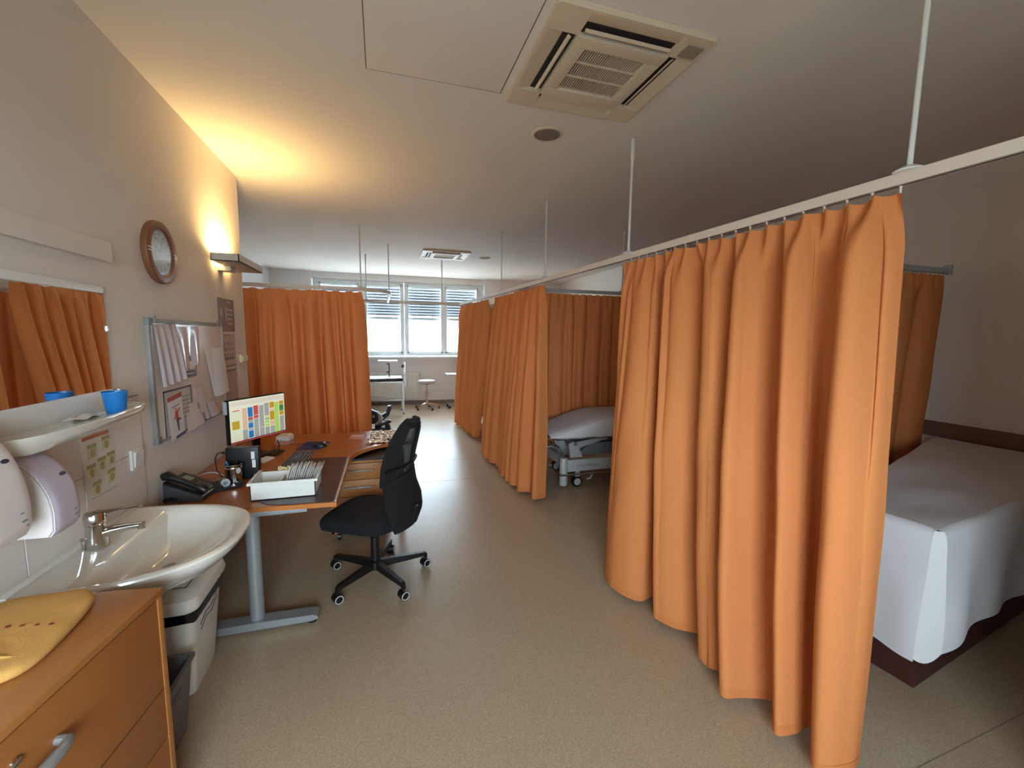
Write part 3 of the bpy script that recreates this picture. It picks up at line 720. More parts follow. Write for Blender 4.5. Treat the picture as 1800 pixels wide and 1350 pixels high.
wprint(t, 3.09, 3.21, 1.385, 1.392, M_paper2, .0036)
t = thing('framed_notice', (bxp, 2.98, 1.05), 'notice with dark blue frame at the lower left of the whiteboard', 'notice')
obj('sheet', bx(bxp+.001, bxp+.003, 2.785, 3.15, 1.05, 1.318), mat('notice_paper', (196, 188, 178), .6), t)
for a in ((2.785, 3.15, 1.308, 1.318), (2.785, 2.797, 1.05, 1.318), (3.138, 3.15, 1.05, 1.318)): obj('border', bx(bxp+.003, bxp+.0045, *a), M_navy, t)
for k in range(6): obj('print', bx(bxp+.003, bxp+.0036, 3.0+.02*(k % 2), 3.12, 1.13+k*.025, 1.136+k*.025), M_print, t)
t = thing('brochure', (bxp, 2.92, 1.02), 'white leaflet with red header and a leaping figure leaning on the whiteboard', 'leaflet')
Tb = Matrix.Translation((0, 2.91, 1.16)) @ Matrix.Rotation(R(5), 4, 'X') @ Matrix.Translation((0, -2.91, -1.16))
def bro(x0, y0, y1, z0, z1, m, n, par=None):
    return obj(n, B().box(x0, x0+.0008, y0, y1, z0, z1).xf(Tb), m, par or t)
sh = bro(bxp+.008, 2.825, 3.005, 1.03, 1.285, M_paper, 'sheet')
bro(bxp+.0095, 2.825, 3.005, 1.258, 1.285, mat('leaflet_red', (186, 70, 48), .4), 'header'); bro(bxp+.0095, 2.88, 3.005, 1.03, 1.045, mat('leaflet_blue', (40, 70, 130), .4), 'footer')
bro(bxp+.0095, 2.87, 2.965, 1.217, 1.223, M_print, 'title_text')
obj('figure_top', B().tube([(bxp+.0095, 2.905, 1.19), (bxp+.0095, 2.915, 1.145)], [.009, .008], 6).tube([(bxp+.0095, 2.912, 1.178), (bxp+.0095, 2.955, 1.202)], [.005, .003], 6).tube([(bxp+.0095, 2.905, 1.172), (bxp+.0095, 2.885, 1.145)], [.005, .003], 6).tube([(bxp+.0095, 2.903, 1.198), (bxp+.0095, 2.905, 1.207)], [.006, .005], 6), mat('figure_red', (170, 66, 44), .5), t)
obj('figure_legs', B().tube([(bxp+.0095, 2.914, 1.145), (bxp+.0095, 2.93, 1.07)], [.008, .003], 6).tube([(bxp+.0095, 2.916, 1.142), (bxp+.0095, 2.965, 1.135)], [.007, .004], 6), M_dgrey, t)
wavy_paper('paper_sheet', ((3.40, 1.535), (3.60, 1.535), (3.60, 1.20), (3.52, 1.19)), M_paper, 'curled white sheet left half at the right of the whiteboard', .006, .5)
p2 = wavy_paper('paper_sheet', ((3.53, 1.54), (3.75, 1.535), (3.80, 1.195), (3.53, 1.185)), M_paper, 'large white sheet of paper hanging at the right edge of the whiteboard', .012, .5, depth=.004)
wavy_paper('appointment_card', ((3.185, 1.29), (3.335, 1.285), (3.33, 1.19), (3.19, 1.19)), M_paper2, 'small pale card pinned above the row of slips', .001, 1)
wavy_paper('appointment_card', ((3.10, 1.20), (3.22, 1.205), (3.24, 1.10), (3.12, 1.09)), M_paper2, 'pale slip standing behind the largest pinkish card', .001, 1, depth=.004)
wavy_paper('appointment_card', ((3.05, 1.15), (3.24, 1.15), (3.31, 1.045), (3.04, 1.030)), M_paper2, 'large pinkish card leaning at the bottom ledge beside the leaflet', .003, .5, depth=.008)
wavy_paper('appointment_card', ((3.24, 1.23), (3.34, 1.23), (3.37, 1.12), (3.27, 1.11)), M_paper2, 'tall narrow slip in the middle of the pinkish cards', .001, 1, depth=.006)
wavy_paper('appointment_card', ((3.37, 1.165), (3.50, 1.160), (3.60, 1.058), (3.42, 1.058)), M_paper2, 'curling pinkish card at the right end of the bottom ledge', .006, .5, depth=.008)
wavy_paper('appointment_card', ((3.33, 1.13), (3.39, 1.13), (3.43, 1.058), (3.35, 1.058)), M_paper2, 'small half-hidden slip left of the curling card', .002, .5, depth=.006)

# ================================================================== BASIN
def d_shape(cx0, yc, hw, depth, n=40, back=0.0, sq=2.6):
    """basin outline: straight at wall, bow front; returns list (x,y)"""
    pts = []
    for k in range(n+1):
        a = math.pi*(k/n)-math.pi/2
        pts.append((cx0+depth*abs(math.cos(a))**(2/sq), yc+hw*(1 if math.sin(a) > 0 else -1)*abs(math.sin(a))**(2/sq)))
    return pts
yc = 2.03; zt = .80; b = B(); rings = []
xb = XL+.009
for hw, dp, z in ((.14, .30, .60), (.22, .42, .64), (.30, .50, .69), (.36, .56, .745), (.385, .585, .775), (.39, .592, .792), (.387, .589, .799), (.378, .580, .803), (.362, .566, .802)):
    rings.append(b.ring([(x, y, z) for x, y in d_shape(xb, yc, hw, dp)]))
# inside: bowl, offset from the ledge
def bowl(hw, x0, x1, z, n=40):
    pts = []
    for k in range(n+1):
        a = math.pi*(k/n)-math.pi/2
        c_ = abs(math.cos(a))**(2/2.4); s_ = (1 if math.sin(a) > 0 else -1)*abs(math.sin(a))**(2/2.4)
        pts.append((x0+(x1-x0)*c_, yc+hw*s_, z))
    return pts
for hw, x0, x1, z in ((.335, -1.03, -.645, .796), (.31, -1.0, -.67, .775), (.26, -.985, -.72, .725), (.19, -.96, -.78, .685), (.09, -.92, -.84, .668), (.02, -.885, -.87, .665)):
    rings.append(b.ring(bowl(hw, x0, x1, z)))
b.skin(rings)
t = thing('wash_basin', (XL, yc, .60), 'white ceramic wash basin with broad rounded rim', 'sink')
obj('basin', b, M_cer, t, angle=40)
obj('back_lip', bx(xb-.001, xb+.03, yc-.375, yc+.375, .798, .808, bev=.004), M_cer, t)
obj('drain', B().lathe([(.022, .668), (.024, .672), (.018, .673), (0, .671)], (-.878, yc, 0), 20), M_chrome, t)
obj('waste_pipe', B().tube([(-.95, yc, .62), (-.95, yc, .50), (-.97, yc, .45), (-1.02, yc, .44), (-1.07, yc, .47), (XL+.01, yc, .48)], .017, 10), M_chrome, t)
# tap
ty, tx = 2.0, -1.095
t = thing('mixer_tap', (tx, ty, .80), 'chrome single-lever mixer tap on the basin', 'tap')
obj('tap_body', B().lathe([(.037, .80), (.038, .806), (.035, .83), (.032, .87), (.031, .895)], (tx, ty, 0), 24), M_chrome, t)
obj('spout', B().tube([(tx, ty, .85), (tx+.05, ty+.005, .862), (tx+.10, ty+.01, .868), (tx+.145, ty+.016, .868)], [.022, .019, .014, .012], 14).lathe([(.014, -.012), (.014, .010), (0, .014)], (tx+.143, ty+.016, .866), 14), M_chrome, t)
obj('cartridge_head', B().lathe([(.031, .896), (.034, .90), (.034, .93), (.029, .942), (0, .946)], (tx, ty, 0), 24), M_chrome, t)
obj('lever', B().tube([(tx+.01, ty, .936), (tx+.06, ty+.012, .942), (tx+.135, ty+.028, .945)], [.012, .006, .005], 10).lathe([(.0, -.009), (.008, -.005), (.009, .002), (0, .009)], (tx+.137, ty+.028, .945), 12), M_chrome, t)
obj('plug_knob', B().cyl((tx-.03, ty-.03, .80), (tx-.03, ty-.03, .84), .003, seg=8).lathe([(0, .838), (.007, .842), (.006, .85), (0, .853)], (tx-.03, ty-.03, 0), 12), M_chrome, t)

# pedal bin (white) with liner
t = thing('waste_bin', (-.94, 2.2, 0), 'white plastic swing-lid bin with black liner under the basin', 'bin')
def rr_ring(b, x0, x1, y0, y1, z, r, n=5):
    pts = []
    for cx, cy, a0 in ((x1-r, y1-r, 0), (x0+r, y1-r, 90), (x0+r, y0+r, 180), (x1-r, y0+r, 270)):
        for k in range(n+1):
            a = R(a0+90*k/n); pts.append((cx+r*math.cos(a), cy+r*math.sin(a), z))
    return b.ring(pts)
b = B(); b.skin([rr_ring(b, -1.05, -.855, 2.105, 2.36, 0, .03), rr_ring(b, -1.055, -.85, 2.10, 2.37, .02, .035), rr_ring(b, -1.085, -.805, 2.02, 2.39, .455, .045)])
obj('bin_body', b, M_bin, t)
b = B(); b.skin([rr_ring(b, -1.088, -.802, 2.017, 2.393, .40, .045), rr_ring(b, -1.094, -.795, 2.008, 2.40, .445, .05), rr_ring(b, -1.094, -.795, 2.008, 2.40, .46, .05)])
for v in b.bm.verts: v.co.z += .006*math.sin(v.co.y*60+v.co.x*45)
obj('bin_liner', b, M_bag, t)
b = B(); b.skin([rr_ring(b, -1.095, -.79, 2.005, 2.405, .455, .05), rr_ring(b, -1.098, -.784, 2.0, 2.41, .475, .05), rr_ring(b, -1.09, -.79, 2.01, 2.40, .51, .05), rr_ring(b, -1.06, -.82, 2.05, 2.37, .535, .04), rr_ring(b, -1.05, -.83, 2.06, 2.36, .537, .035)])
obj('lid_rim', b, M_bin, t)
obj('flap', bx(-1.035, -.85, 2.085, 2.335, .533, .542, bev=.006), mat('bin_flap_cream', (214, 202, 178), .4), t)
obj('flap_gap', bx(-1.04, -.845, 2.079, 2.083, .534, .539), M_dgrey, t); obj('flap_gap', bx(-.846, -.842, 2.08, 2.34, .534, .539), M_dgrey, t)
# marker scribble label on the bin front
for k, q in enumerate((((2.12, .33), (2.18, .355), (2.24, .345), (2.31, .375)), ((2.13, .30), (2.19, .33), (2.25, .315), (2.32, .35)))):
    obj('marker_scrawl', B().tube([(-.85+.1034*(z-.02)+.0012, y, z) for y, z in q], .0022, 5), mat('marker_ink', (70, 62, 78), .6), t)
# grey bin
t = thing('waste_bin', (-.93, 1.85, 0), 'open grey plastic waste bin between basin and wooden cabinet', 'bin')
b = B(); b.skin([rr_ring(b, -1.03, -.815, 1.72, 1.93, 0, .015), rr_ring(b, -1.05, -.795, 1.70, 1.965, .285, .012), rr_ring(b, -1.06, -.785, 1.69, 1.978, .29, .012), rr_ring(b, -1.06, -.785, 1.69, 1.978, .302, .012), rr_ring(b, -1.044, -.801, 1.706, 1.962, .302, .01), rr_ring(b, -1.025, -.82, 1.725, 1.925, .01, .01)])
obj('bin_body', b, M_greybin, t)
obj('embossed_mark', bx(-.806, -.797, 1.78, 1.86, .22, .245, bev=.002), mat('bin_mark', (92, 88, 88), .5), t)

# ================================================================== WOODEN CABINET WITH TOWEL
ca = R(8); cR = Matrix.Translation((-.70, 1.555, 0)) @ Matrix.Rotation(-ca, 4, 'Z')   # local: x<0 back, y<0 towards the camera
t = thing('drawer_cabinet', (-.85, 1.25, 0), 'beech drawer cabinet at the lower left with a towel on top', 'cabinet')
cw, dp = .62, .37
obj('carcass', B().box(-dp, -.004, -.018, 0, .04, .81).box(-dp, -.004, -cw, -cw+.018, .04, .81).box(-dp, -dp+.01, -cw, 0, .04, .81).box(-dp, -.004, -cw, 0, .04, .058).xf(cR), M_cab, t)
obj('top_panel', B().box(-dp-.005, .006, -cw-.005, .003, .808, .83, bev=.003).xf(cR), M_cabtop, t)
for z0, z1 in ((.325, .80), (.06, .318)):
    d_ = obj('drawer_front', B().box(-.012, -.001, -cw+.02, -.02, z0, z1, bev=.002).xf(cR), M_cab, t)
    if z0 > .2:
        for zz in (.495,): obj('groove', B().box(-.0015, .0, -cw+.02, -.02, zz-.002, zz+.002).xf(cR), mat('groove_dark', (92, 48, 18), .7), d_)
    zc = z0+(z1-z0)*(.765 if z0 > .2 else .6)
    yh = -.463
    obj('handle', B().tube([(.0, yh-.075, zc), (.024, yh-.072, zc), (.032, yh-.05, zc), (.034, yh, zc), (.032, yh+.05, zc), (.024, yh+.072, zc), (0, yh+.075, zc)], [.011, .0125, .013, .0135, .013, .0125, .011], 10).xf(cR), M_silver, d_)
    obj('lock', B().lathe([(.011, 0), (.011, .004), (.008, .006), (0, .006)], (0, 0, 0), 16).xf(cR @ Matrix.Translation((-.001, yh-.02, zc+.045)) @ Matrix.Rotation(R(90), 4, 'Y')), M_chrome, d_)
for i, y_ in enumerate((-.02, -cw+.02)):
    obj('side_edge', B().box(-.006, .002, y_-.011+(.009 if i == 0 else -.009), y_+.011+(.009 if i == 0 else -.009), .04, .808, bev=.002).xf(cR), M_cabtop, t)
for x_, y_ in ((-.03, -.03), (-dp+.03, -.03), (-.03, -cw+.03), (-dp+.03, -cw+.03)):
    obj('foot', B().cyl(cR @ Vector((x_, y_, 0)), cR @ Vector((x_, y_, .04)), .018, seg=12), M_dgrey, t)
# towel: folded in two layers with a rounded fold
def towel_outline(s):
    P = [(-1.10, 1.13), (-1.10, 1.52), (-1.04, 1.565), (-.93, 1.57), (-.87, 1.548), (-.845, 1.50), (-.83, 1.40), (-.825, 1.30), (-.832, 1.235), (-.86, 1.20), (-.93, 1.165), (-1.02, 1.13)]
    return P
b = B(); rings = []
pc = Vector((-.97, 1.35, 0))
Q = catmull([(*p, 0) for p in towel_outline(0)]+[(*towel_outline(0)[0], 0)], 5)[:-1]
for sc_, z, wob in ((.97, .8325, 0), (1.0, .838, 0), (1.005, .846, .002), (.99, .853, .003), (.93, .858, .003), (.75, .860, .003), (.5, .861, .003), (.25, .861, .002), (.02, .861, 0)):
    rings.append(b.ring([tuple(pc+(q-pc)*sc_+Vector((0, 0, z+wob*math.sin(q.x*50)*math.cos(q.y*45+sc_*9)))) for q in Q]))
b.skin(rings)
t = thing('towel', (-.97, 1.35, .83), 'yellow terry towel with red stitches folded on the cabinet', 'towel')
obj('terry_cloth', b, M_towel, t, angle=80)
obj('seam_fold', B().tube([(-1.08, 1.28, .861), (-1.0, 1.275, .864), (-.92, 1.265, .863), (-.85, 1.255, .856)], [.003, .004, .004, .003], 6), M_towel, t)
for k in range(7):
    x = -1.08+k*.034; obj('stitch', bx(x, x+.011, 1.41-.006*k, 1.417-.006*k, .857, .8638, bev=.002), M_red, t)

# ================================================================== DESK
ZD = .72
t = thing('office_desk', (-.5, 3.3, 0), 'L-shaped beech office desk on grey metal legs', 'desk')
inner = catmull([(-.25, 3.22, 0), (-.232, 3.40, 0), (-.17, 3.54, 0), (-.06, 3.655, 0), (.07, 3.715, 0), (.24, 3.735, 0)], 5)
poly = [(XL+.012, 2.52), (-.262, 2.452), (-.255, 3.0)]+[(p.x, p.y) for p in inner]+[(.24, 4.22), (XL+.012, 4.24)]
obj('desk_top', B().prism(poly, 'z', ZD-.003, ZD), M_desk, t, smooth=False)
obj('desk_edge', B().prism(poly, 'z', ZD-.027, ZD-.003), M_deskedge, t, smooth=False)
lg = obj('leg_column', B().cyl((-.70, 2.53, .045), (-.70, 2.53, .665), .036, seg=24), M_silver, t)
obj('leg_foot', B().prism([(-1.05, 0.022), (-.42, .022), (-.385, .03), (-.385, .045), (-.41, .058), (-.66, .064), (-1.05, .064)], 'y', 2.475, 2.555), M_silver, t, smooth=False)
obj('foot_pad', B().cyl((-.42, 2.515, 0), (-.42, 2.515, .024), .026, seg=14), M_rubber, t)
obj('top_bracket', bx(-1.0, -.42, 2.495, 2.56, .662, .693, bev=.003), M_silver, t)
obj('cross_beam', bx(-.78, -.71, 2.56, 4.1, .62, .692, bev=.003), M_silver, t)
obj('cable_box', bx(-.64, -.545, 2.86, 2.95, .54, .69, bev=.004), M_silver, t)
obj('leg_column', B().cyl((.13, 3.62, .02), (.13, 3.62, .693), .028, seg=20).cyl((.13, 3.62, 0), (.13, 3.62, .02), .024, seg=14), M_steel, t)
obj('leg_column', B().cyl((-.90, 4.1, .02), (-.90, 4.1, .693), .028, seg=16), M_silver, t)
obj('modesty_panel', bx(-1.12, -.45, 4.12, 4.138, .35, .69), M_deskedge, t)
# drawer pedestal
t = thing('drawer_pedestal', (-.18, 3.75, 0), 'small beech drawer pedestal on castors under the desk', 'drawer unit')
px0, px1, py0, py1 = -.41, .035, 3.46, 4.02
obj('carcass', B().box(px0, px0+.018, py0, py1, .075, .655).box(px1-.018, px1, py0, py1, .075, .655).box(px0, px1, py0, py1, .637, .655).box(px0, px1, py0, py1, .075, .095).box(px0, px1, py1-.01, py1, .075, .655), M_ped, t)
for k, (z0, z1) in enumerate(((.505, .632), (.37, .50), (.235, .365), (.10, .23))):
    d_ = obj('drawer', bx(px0+.02, px1-.02, py0-.004, py0+.3, z0, z1, bev=.002), M_ped, t)
    zc = (z0+z1)/2+.012
    obj('handle', B().tube([(px0+.10, py0-.004, zc), (px0+.10, py0-.022, zc), (px0+.11, py0-.028, zc), (px1-.13, py0-.028, zc), (px1-.12, py0-.022, zc), (px1-.12, py0-.004, zc)], .0055, 8), M_silver, d_)
for x in (px0+.05, px1-.05):
    for y in (py0+.05, py1-.05):
        obj('castor', B().cyl((x-.012, y, .032), (x+.012, y, .032), .032, seg=16).box(x-.015, x+.015, y-.016, y+.016, .05, .076), M_black, t)
obj('pencil_tray', bx(px0+.01, px1-.01, py0+.0, py0+.3, .657, .672), M_black, t)
# desk mat
mp = [(p.x, p.y) for p in catmull([(-.70, 2.60, 0), (-.62, 2.51, 0), (-.50, 2.475, 0), (-.40, 2.472, 0)], 5)]+[(-.275, 2.465), (-.268, 3.36), (-.54, 3.38), (-.74, 2.86), (-.745, 2.72)]
t = thing('desk_mat', (-.45, 2.9, ZD), 'dark brown desk mat under the white sachet tray', 'desk mat')
obj('mat_sheet', B().prism(mp, 'z', ZD+.0003, ZD+.003), M_mat_d, t, smooth=False)
obj('edge_strip', B().prism([(-.275, 2.465), (-.262, 2.465), (-.258, 3.36), (-.268, 3.36)], 'z', ZD+.0003, ZD+.004), M_mat_e, t)
# tray with sachets
t = thing('storage_tray', (-.55, 2.69, ZD+.003), 'white open plastic tray holding paper sachets on the desk', 'tray')
z0, z1 = ZD+.004, ZD+.104; X0, X1, Y0, Y1 = -.715, -.385, 2.575, 2.82
obj('tray_body', B().box(X0, X1, Y0, Y1, z0, z0+.004).box(X0, X1, Y0, Y0+.004, z0, z1).box(X0, X1, Y1-.004, Y1, z0, z1-.012).box(X0, X0+.004, Y0, Y1, z0, z1).box(X1-.004, X1, Y0, Y1, z0, z1), M_white, t)
obj('rim', B().box(X0-.014, X0+.004, Y0-.005, Y1+.005, z1-.006, z1, bev=.002).box(X1-.004, X1+.014, Y0-.005, Y1+.005, z1-.006, z1, bev=.002).box(X0-.014, X1+.014, Y0-.006, Y0+.003, z1-.014, z1-.004, bev=.002), M_white, t)
obj('divider', bx(-.585, -.582, Y0+.004, Y1-.004, z0+.004, z1-.03), M_white, t)
rnd = random.Random(4); sme = None
for k in range(17):
    x = -.565+.0098*k
    if sme is None:
        b2 = B().grid(lambda u, v: (.0035*math.sin(u*3.1)*math.sin(v*3.1), -.055+.11*u, v*.150+(.016*(1-abs(2*u-1)) if v > .99 else 0)), 9, 7).solidify(.0012)
        sme = D.meshes.new('paper_sachet'); b2.bm.to_mesh(sme); b2.bm.free(); sme.materials.append(mat('sachet_paper', (232, 228, 222), .6))
        for p in sme.polygons: p.use_smooth = True
    s = link('paper_sachet', sme, None, (x, 2.70+rnd.uniform(-.02, .03), z0+.006)); s.rotation_euler = (rnd.uniform(-.06, .06), R(16)+.006*k+rnd.uniform(-.015, .015), rnd.uniform(-.03, .03))
    tag(s, 'pale paper sachet standing in the row in the white tray', 'sachet', 'sachets in the tray')
for k in range(4):
    b2 = B().grid(lambda u, v: (-.415+.02*v+.006*math.sin(u*5+k), 2.60+.035*k+.07*u, z0+.012+.085*v+.012*math.sin(u*4+k*2)), 8, 6).solidify(.001)
    tag(obj('plastic_packet', b2, M_clear if k % 2 else M_sleeve), 'crumpled transparent packet squeezed at the right end of the white tray', 'packet', 'clear packets in the tray')
tag(obj('ribbon_roll', B().tube([(-.60+.03*math.cos(a), 2.86+.016*math.sin(a), ZD+.095+.008*math.sin(3*a)) for a in [2*math.pi*k/20 for k in range(20)]], .006, 6, closed=True).lathe([(.03, ZD+.003), (.03, ZD+.09), (0, ZD+.09)], (-.60, 2.865, 0), 18), mat('cream_roll', (222, 200, 150), .6)), 'cream roll peeking up behind the white tray', 'roll')

# monitor
A_, Bm = Vector((-1.03, 3.33, 0)), Vector((-.755, 3.74, 0)); dm = (Bm-A_); wM = dm.length; ux = dm.normalized(); nx = Vector((ux.y, -ux.x, 0))
Tm = Matrix(((ux.x, -nx.x, 0, A_.x), (ux.y, -nx.y, 0, A_.y), (0, 0, 1, 0), (0, 0, 0, 1)))    # local x along screen, y away from viewer
t = thing('computer_monitor', tuple(A_.lerp(Bm, .5))[:2]+(ZD,), 'flat computer monitor showing a colourful appointment calendar', 'monitor')
mz0, mz1 = .862, 1.182
obj('bezel', B().box(0, wM, 0, .03, mz0, mz1, bev=.004).xf(Tm), M_black, t)
def scr(x0, x1, z0, z1, m, n, y=-.0015, th=.001, par=None):
    return obj(n, B().box(.010+(wM-.02)*x0, .010+(wM-.02)*x1, y-th, y, mz0+.018+(mz1-mz0-.026)*z0, mz0+.018+(mz1-mz0-.026)*z1).xf(Tm), m, par or t, smooth=False)
def em(n, c, s=.32): return mat('screen_'+n, c, .3, emit=s)
sc_ = scr(0, 1, 0, 1, em('cream', (236, 232, 204)), 'screen')
def blk(x0, x1, z0, z1, m): scr(x0, x1, z0, z1, m, 'calendar_block', y=-.0027, th=.0006, par=sc_)
scr(0, 1, .86, .97, em('toolbar', (224, 214, 196)), 'toolbar', y=-.0027, th=.0006, par=sc_)
G, BL, RD, OR, PK, GR, OC, TN = em('grey', (168, 168, 162)), em('blue', (46, 124, 184)), em('red', (206, 84, 84)), em('ochre', (206, 152, 40)), em('pink', (226, 186, 156)), em('lime', (178, 216, 106)), em('olive', (198, 160, 50)), em('green', (70, 140, 60))
scr(.0, .18, .0, .80, em('pane', (226, 226, 196)), 'side_pane', y=-.0027, th=.0006, par=sc_)
scr(.03, .15, .30, .50, OC, 'side_note', y=-.0034, th=.0006, par=sc_)
scr(.05, .16, .74, .76, RD, 'heading', y=-.0034, th=.0006, par=sc_)
cols = [(.20, [(.0, .26, G), (.27, .80, PK)]), (.30, [(.02, .20, BL), (.21, .26, G), (.27, .40, BL), (.41, .48, G), (.48, .54, RD), (.55, .80, BL)]), (.40, [(0, .48, G), (.49, .57, RD), (.58, .82, RD)]),
        (.50, [(.0, .22, G), (.23, .8, G)]), (.60, [(.0, .2, G), (.22, .28, GR), (.30, .38, GR), (.39, .44, G), (.45, .48, GR), (.5, .84, G)]), (.70, [(0, .2, G), (.22, .34, PK), (.36, .6, OR), (.62, .66, PK), (.68, .84, OR)]),
        (.79, [(0, .82, GR)]), (.89, [(.0, .42, G), (.44, .55, OR), (.56, .72, TN), (.73, .83, OC)])]
for cx, rows in cols:
    for a, c, m in rows: blk(cx, cx+.085, a*.98, c*.98, m)
scr(.0, 1, -.045, -.02, RD, 'task_line', y=-.001, th=.0006, par=sc_)
obj('neck', B().box(wM/2-.03, wM/2+.03, .03, .055, ZD+.01, mz0+.15, bev=.004).xf(Tm), M_black, t)
obj('stand_base', B().box(wM/2-.11, wM/2+.11, -.03, .13, ZD+.0005, ZD+.014, bev=.004).xf(Tm), M_black, t)
obj('hinge_side', B().box(-.012, 0.0, .004, .03, mz1-.10, mz1-.01, bev=.003).xf(Tm), M_lgrey, t)
# small desk objects
t = thing('card_reader', (-.83, 4.1, ZD), 'small white card reader on the desk right of the monitor', 'card reader')
obj('body', B().prism([(-.90, 4.04), (-.79, 4.00), (-.77, 4.10), (-.80, 4.17), (-.88, 4.17)], 'z', ZD+.0005, ZD+.035), M_white, t, smooth=False)
obj('button', B().lathe([(.008, ZD+.035), (.008, ZD+.037), (0, ZD+.037)], (-.83, 4.07, 0), 10), M_greyp, t)
# mini PC
Tp = Matrix.Translation((-.865, 3.02, 0)) @ Matrix.Rotation(R(-4), 4, 'Z') @ Matrix.Translation((.865, -3.02, 0))
t = thing('mini_computer', (-.865, 3.03, ZD), 'upright black mini computer with white stickers in front of the monitor', 'computer')
obj('case', B().box(-.958, -.772, 3.0, 3.05, ZD+.001, ZD+.205, bev=.004).xf(Tp), M_black, t)
for a in ((-.812, -.792, .13, .178), (-.808, -.788, .075, .125), (-.80, -.786, .012, .03)): obj('sticker', B().box(a[0], a[1], 2.9985, 3.0, ZD+a[2], ZD+a[3]).xf(Tp), M_paper, t)
obj('plug', B().box(-.985, -.958, 3.015, 3.035, ZD+.165, ZD+.18, bev=.003).xf(Tp), M_black, t)
obj('power_lead', B().tube([(-.985, 3.03, ZD+.172), (-1.01, 3.04, ZD+.17), (-1.03, 3.05, ZD+.13), (-1.02, 3.04, ZD+.06), (-.99, 3.02, ZD+.02), (-.95, 3.08, ZD+.006)], .0035, 6), M_black, t)
# pen cup
x, y = -.893, 2.925
t = thing('pen_holder', (x, y, ZD), 'shiny metal pen cup with blue pens in front of the mini computer', 'pen cup')
obj('cup', B().lathe([(0, ZD+.001), (.046, ZD+.001), (.046, ZD+.10), (.048, ZD+.104), (.046, ZD+.108), (.046, ZD+.118), (.048, ZD+.122), (.046, ZD+.126), (.044, ZD+.126), (.044, ZD+.005), (0, ZD+.005)], (x, y, 0), 30), M_chrome, t)
obj('badge', B().lathe([(.018, 0), (.018, .002), (0, .002)], (0, 0, 0), 16, Matrix.Diagonal((1, .8, 1, 1))).xf(Matrix.Translation((x+.034, y-.031, ZD+.09)) @ Matrix.Rotation(R(-42), 4, 'Z') @ Matrix.Rotation(R(90), 4, 'Y')), M_lgrey, t)
for k, (dx, dy, lx, ly, c) in enumerate(((-.02, 0, -.04, .01, M_blue), (.0, .02, .015, .02, M_black), (.01, -.01, -.02, -.03, M_navy))):
    p = obj('pen', B().tube([(x+dx, y+dy, ZD+.01), (x+lx, y+ly, ZD+.142)], .004, 8), c, None); tag(p, ['blue pen', 'black pen', 'navy pen'][k]+' sticking out of the metal pen cup', 'pen', 'pens in the cup')
# tape dispenser
x, y = -.90, 2.835
t = thing('tape_dispenser', (x, y, ZD), 'black desk tape dispenser with white roll by the telephone', 'tape dispenser')
Tt = Matrix.Translation((x, y, ZD)) @ Matrix.Rotation(R(25), 4, 'Z')
obj('base', B().prism([(-.075, .001), (.06, .001), (.075, .012), (.07, .035), (.05, .03), (.035, .018), (-.02, .018), (-.045, .05), (-.07, .05), (-.08, .02)], 'y', -.028, .028).xf(Tt), M_black, t, smooth=False)
obj('tape_roll', B().lathe([(.012, -.008), (.024, -.008), (.024, .008), (.012, .008), (.012, -.008)], (0, 0, 0), 24, Matrix.Rotation(R(90), 4, 'X')).xf(Tt @ Matrix.Translation((-.012, 0, .040))), M_lgrey, t)
# telephone
t = thing('desk_telephone', (-1.04, 2.75, ZD), 'black desk telephone with handset and small display by the wall', 'telephone')
Tf = Matrix.Translation((-.955, 2.755, ZD)) @ Matrix.Rotation(R(-6), 4, 'Z')
def wedge(x0, x1, y0, y1, h0, h1): return B().prism([(x0, .001), (x1, .001), (x1, h1), (x0, h0)], 'y', y0, y1)
obj('base', wedge(-.19, 0, -.105, .105, .105, .025).xf(Tf), M_dgrey, t, smooth=False)
def on_top(x0, x1, y0, y1, th, m, n, par=None):
    sl = (.025-.105)/.19; z = lambda xx: .105+sl*(xx+.19)
    return obj(n, B().prism([(x0, z(x0)+.0), (x1, z(x1)+.0), (x1, z(x1)+th), (x0, z(x0)+th)], 'y', y0, y1).xf(Tf), m, par or t, smooth=False)
pn = on_top(-.188, -.005, -.02, .10, .004, M_black, 'keypad_panel')
on_top(-.165, -.12, .005, .075, .0055, mat('phone_display', (138, 156, 160), .2), 'display', pn)
for i in range(3):
    for j in range(4): on_top(-.085+.02*j, -.073+.02*j, -.008+.022*i, .008+.022*i, .007, M_greyp, 'key', pn)
on_top(-.012, -.001, -.10, .10, .003, M_lgrey, 'front_strip')
hs = obj('handset', B().tube([tuple(Tf @ Vector(p)) for p in ((-.205, -.066, .135), (-.185, -.066, .142), (-.14, -.066, .122), (-.09, -.066, .098), (-.04, -.066, .075), (-.015, -.066, .058), (-.0, -.066, .045))], [.022, .026, .017, .016, .018, .026, .020], 12), M_black, t)
obj('handset_rest', wedge(-.19, -.005, -.10, -.03, .115, .035).xf(Tf), M_black, t, smooth=False)
obj('coiled_cord', B().tube([tuple(Tf @ Vector((-.18+.006*math.cos(k*1.3)+.001*k, -.12-.01*math.sin(k*.15)+.006*math.sin(k*1.3), .02+.012*(k % 2)))) for k in range(60)], .002, 5), M_black, t)
tag(obj('grey_cable', B().tube(catmull([(-1.17, 2.98, ZD+.004), (-1.12, 3.06, ZD+.03), (-1.05, 3.08, ZD+.035), (-.99, 3.06, ZD+.005), (-1.04, 2.98, ZD+.004), (-1.12, 2.95, ZD+.004), (-1.17, 2.98, ZD+.005)], 6), .0035, 6), M_lgrey), 'loop of light grey cable beside the pen cup', 'cable')
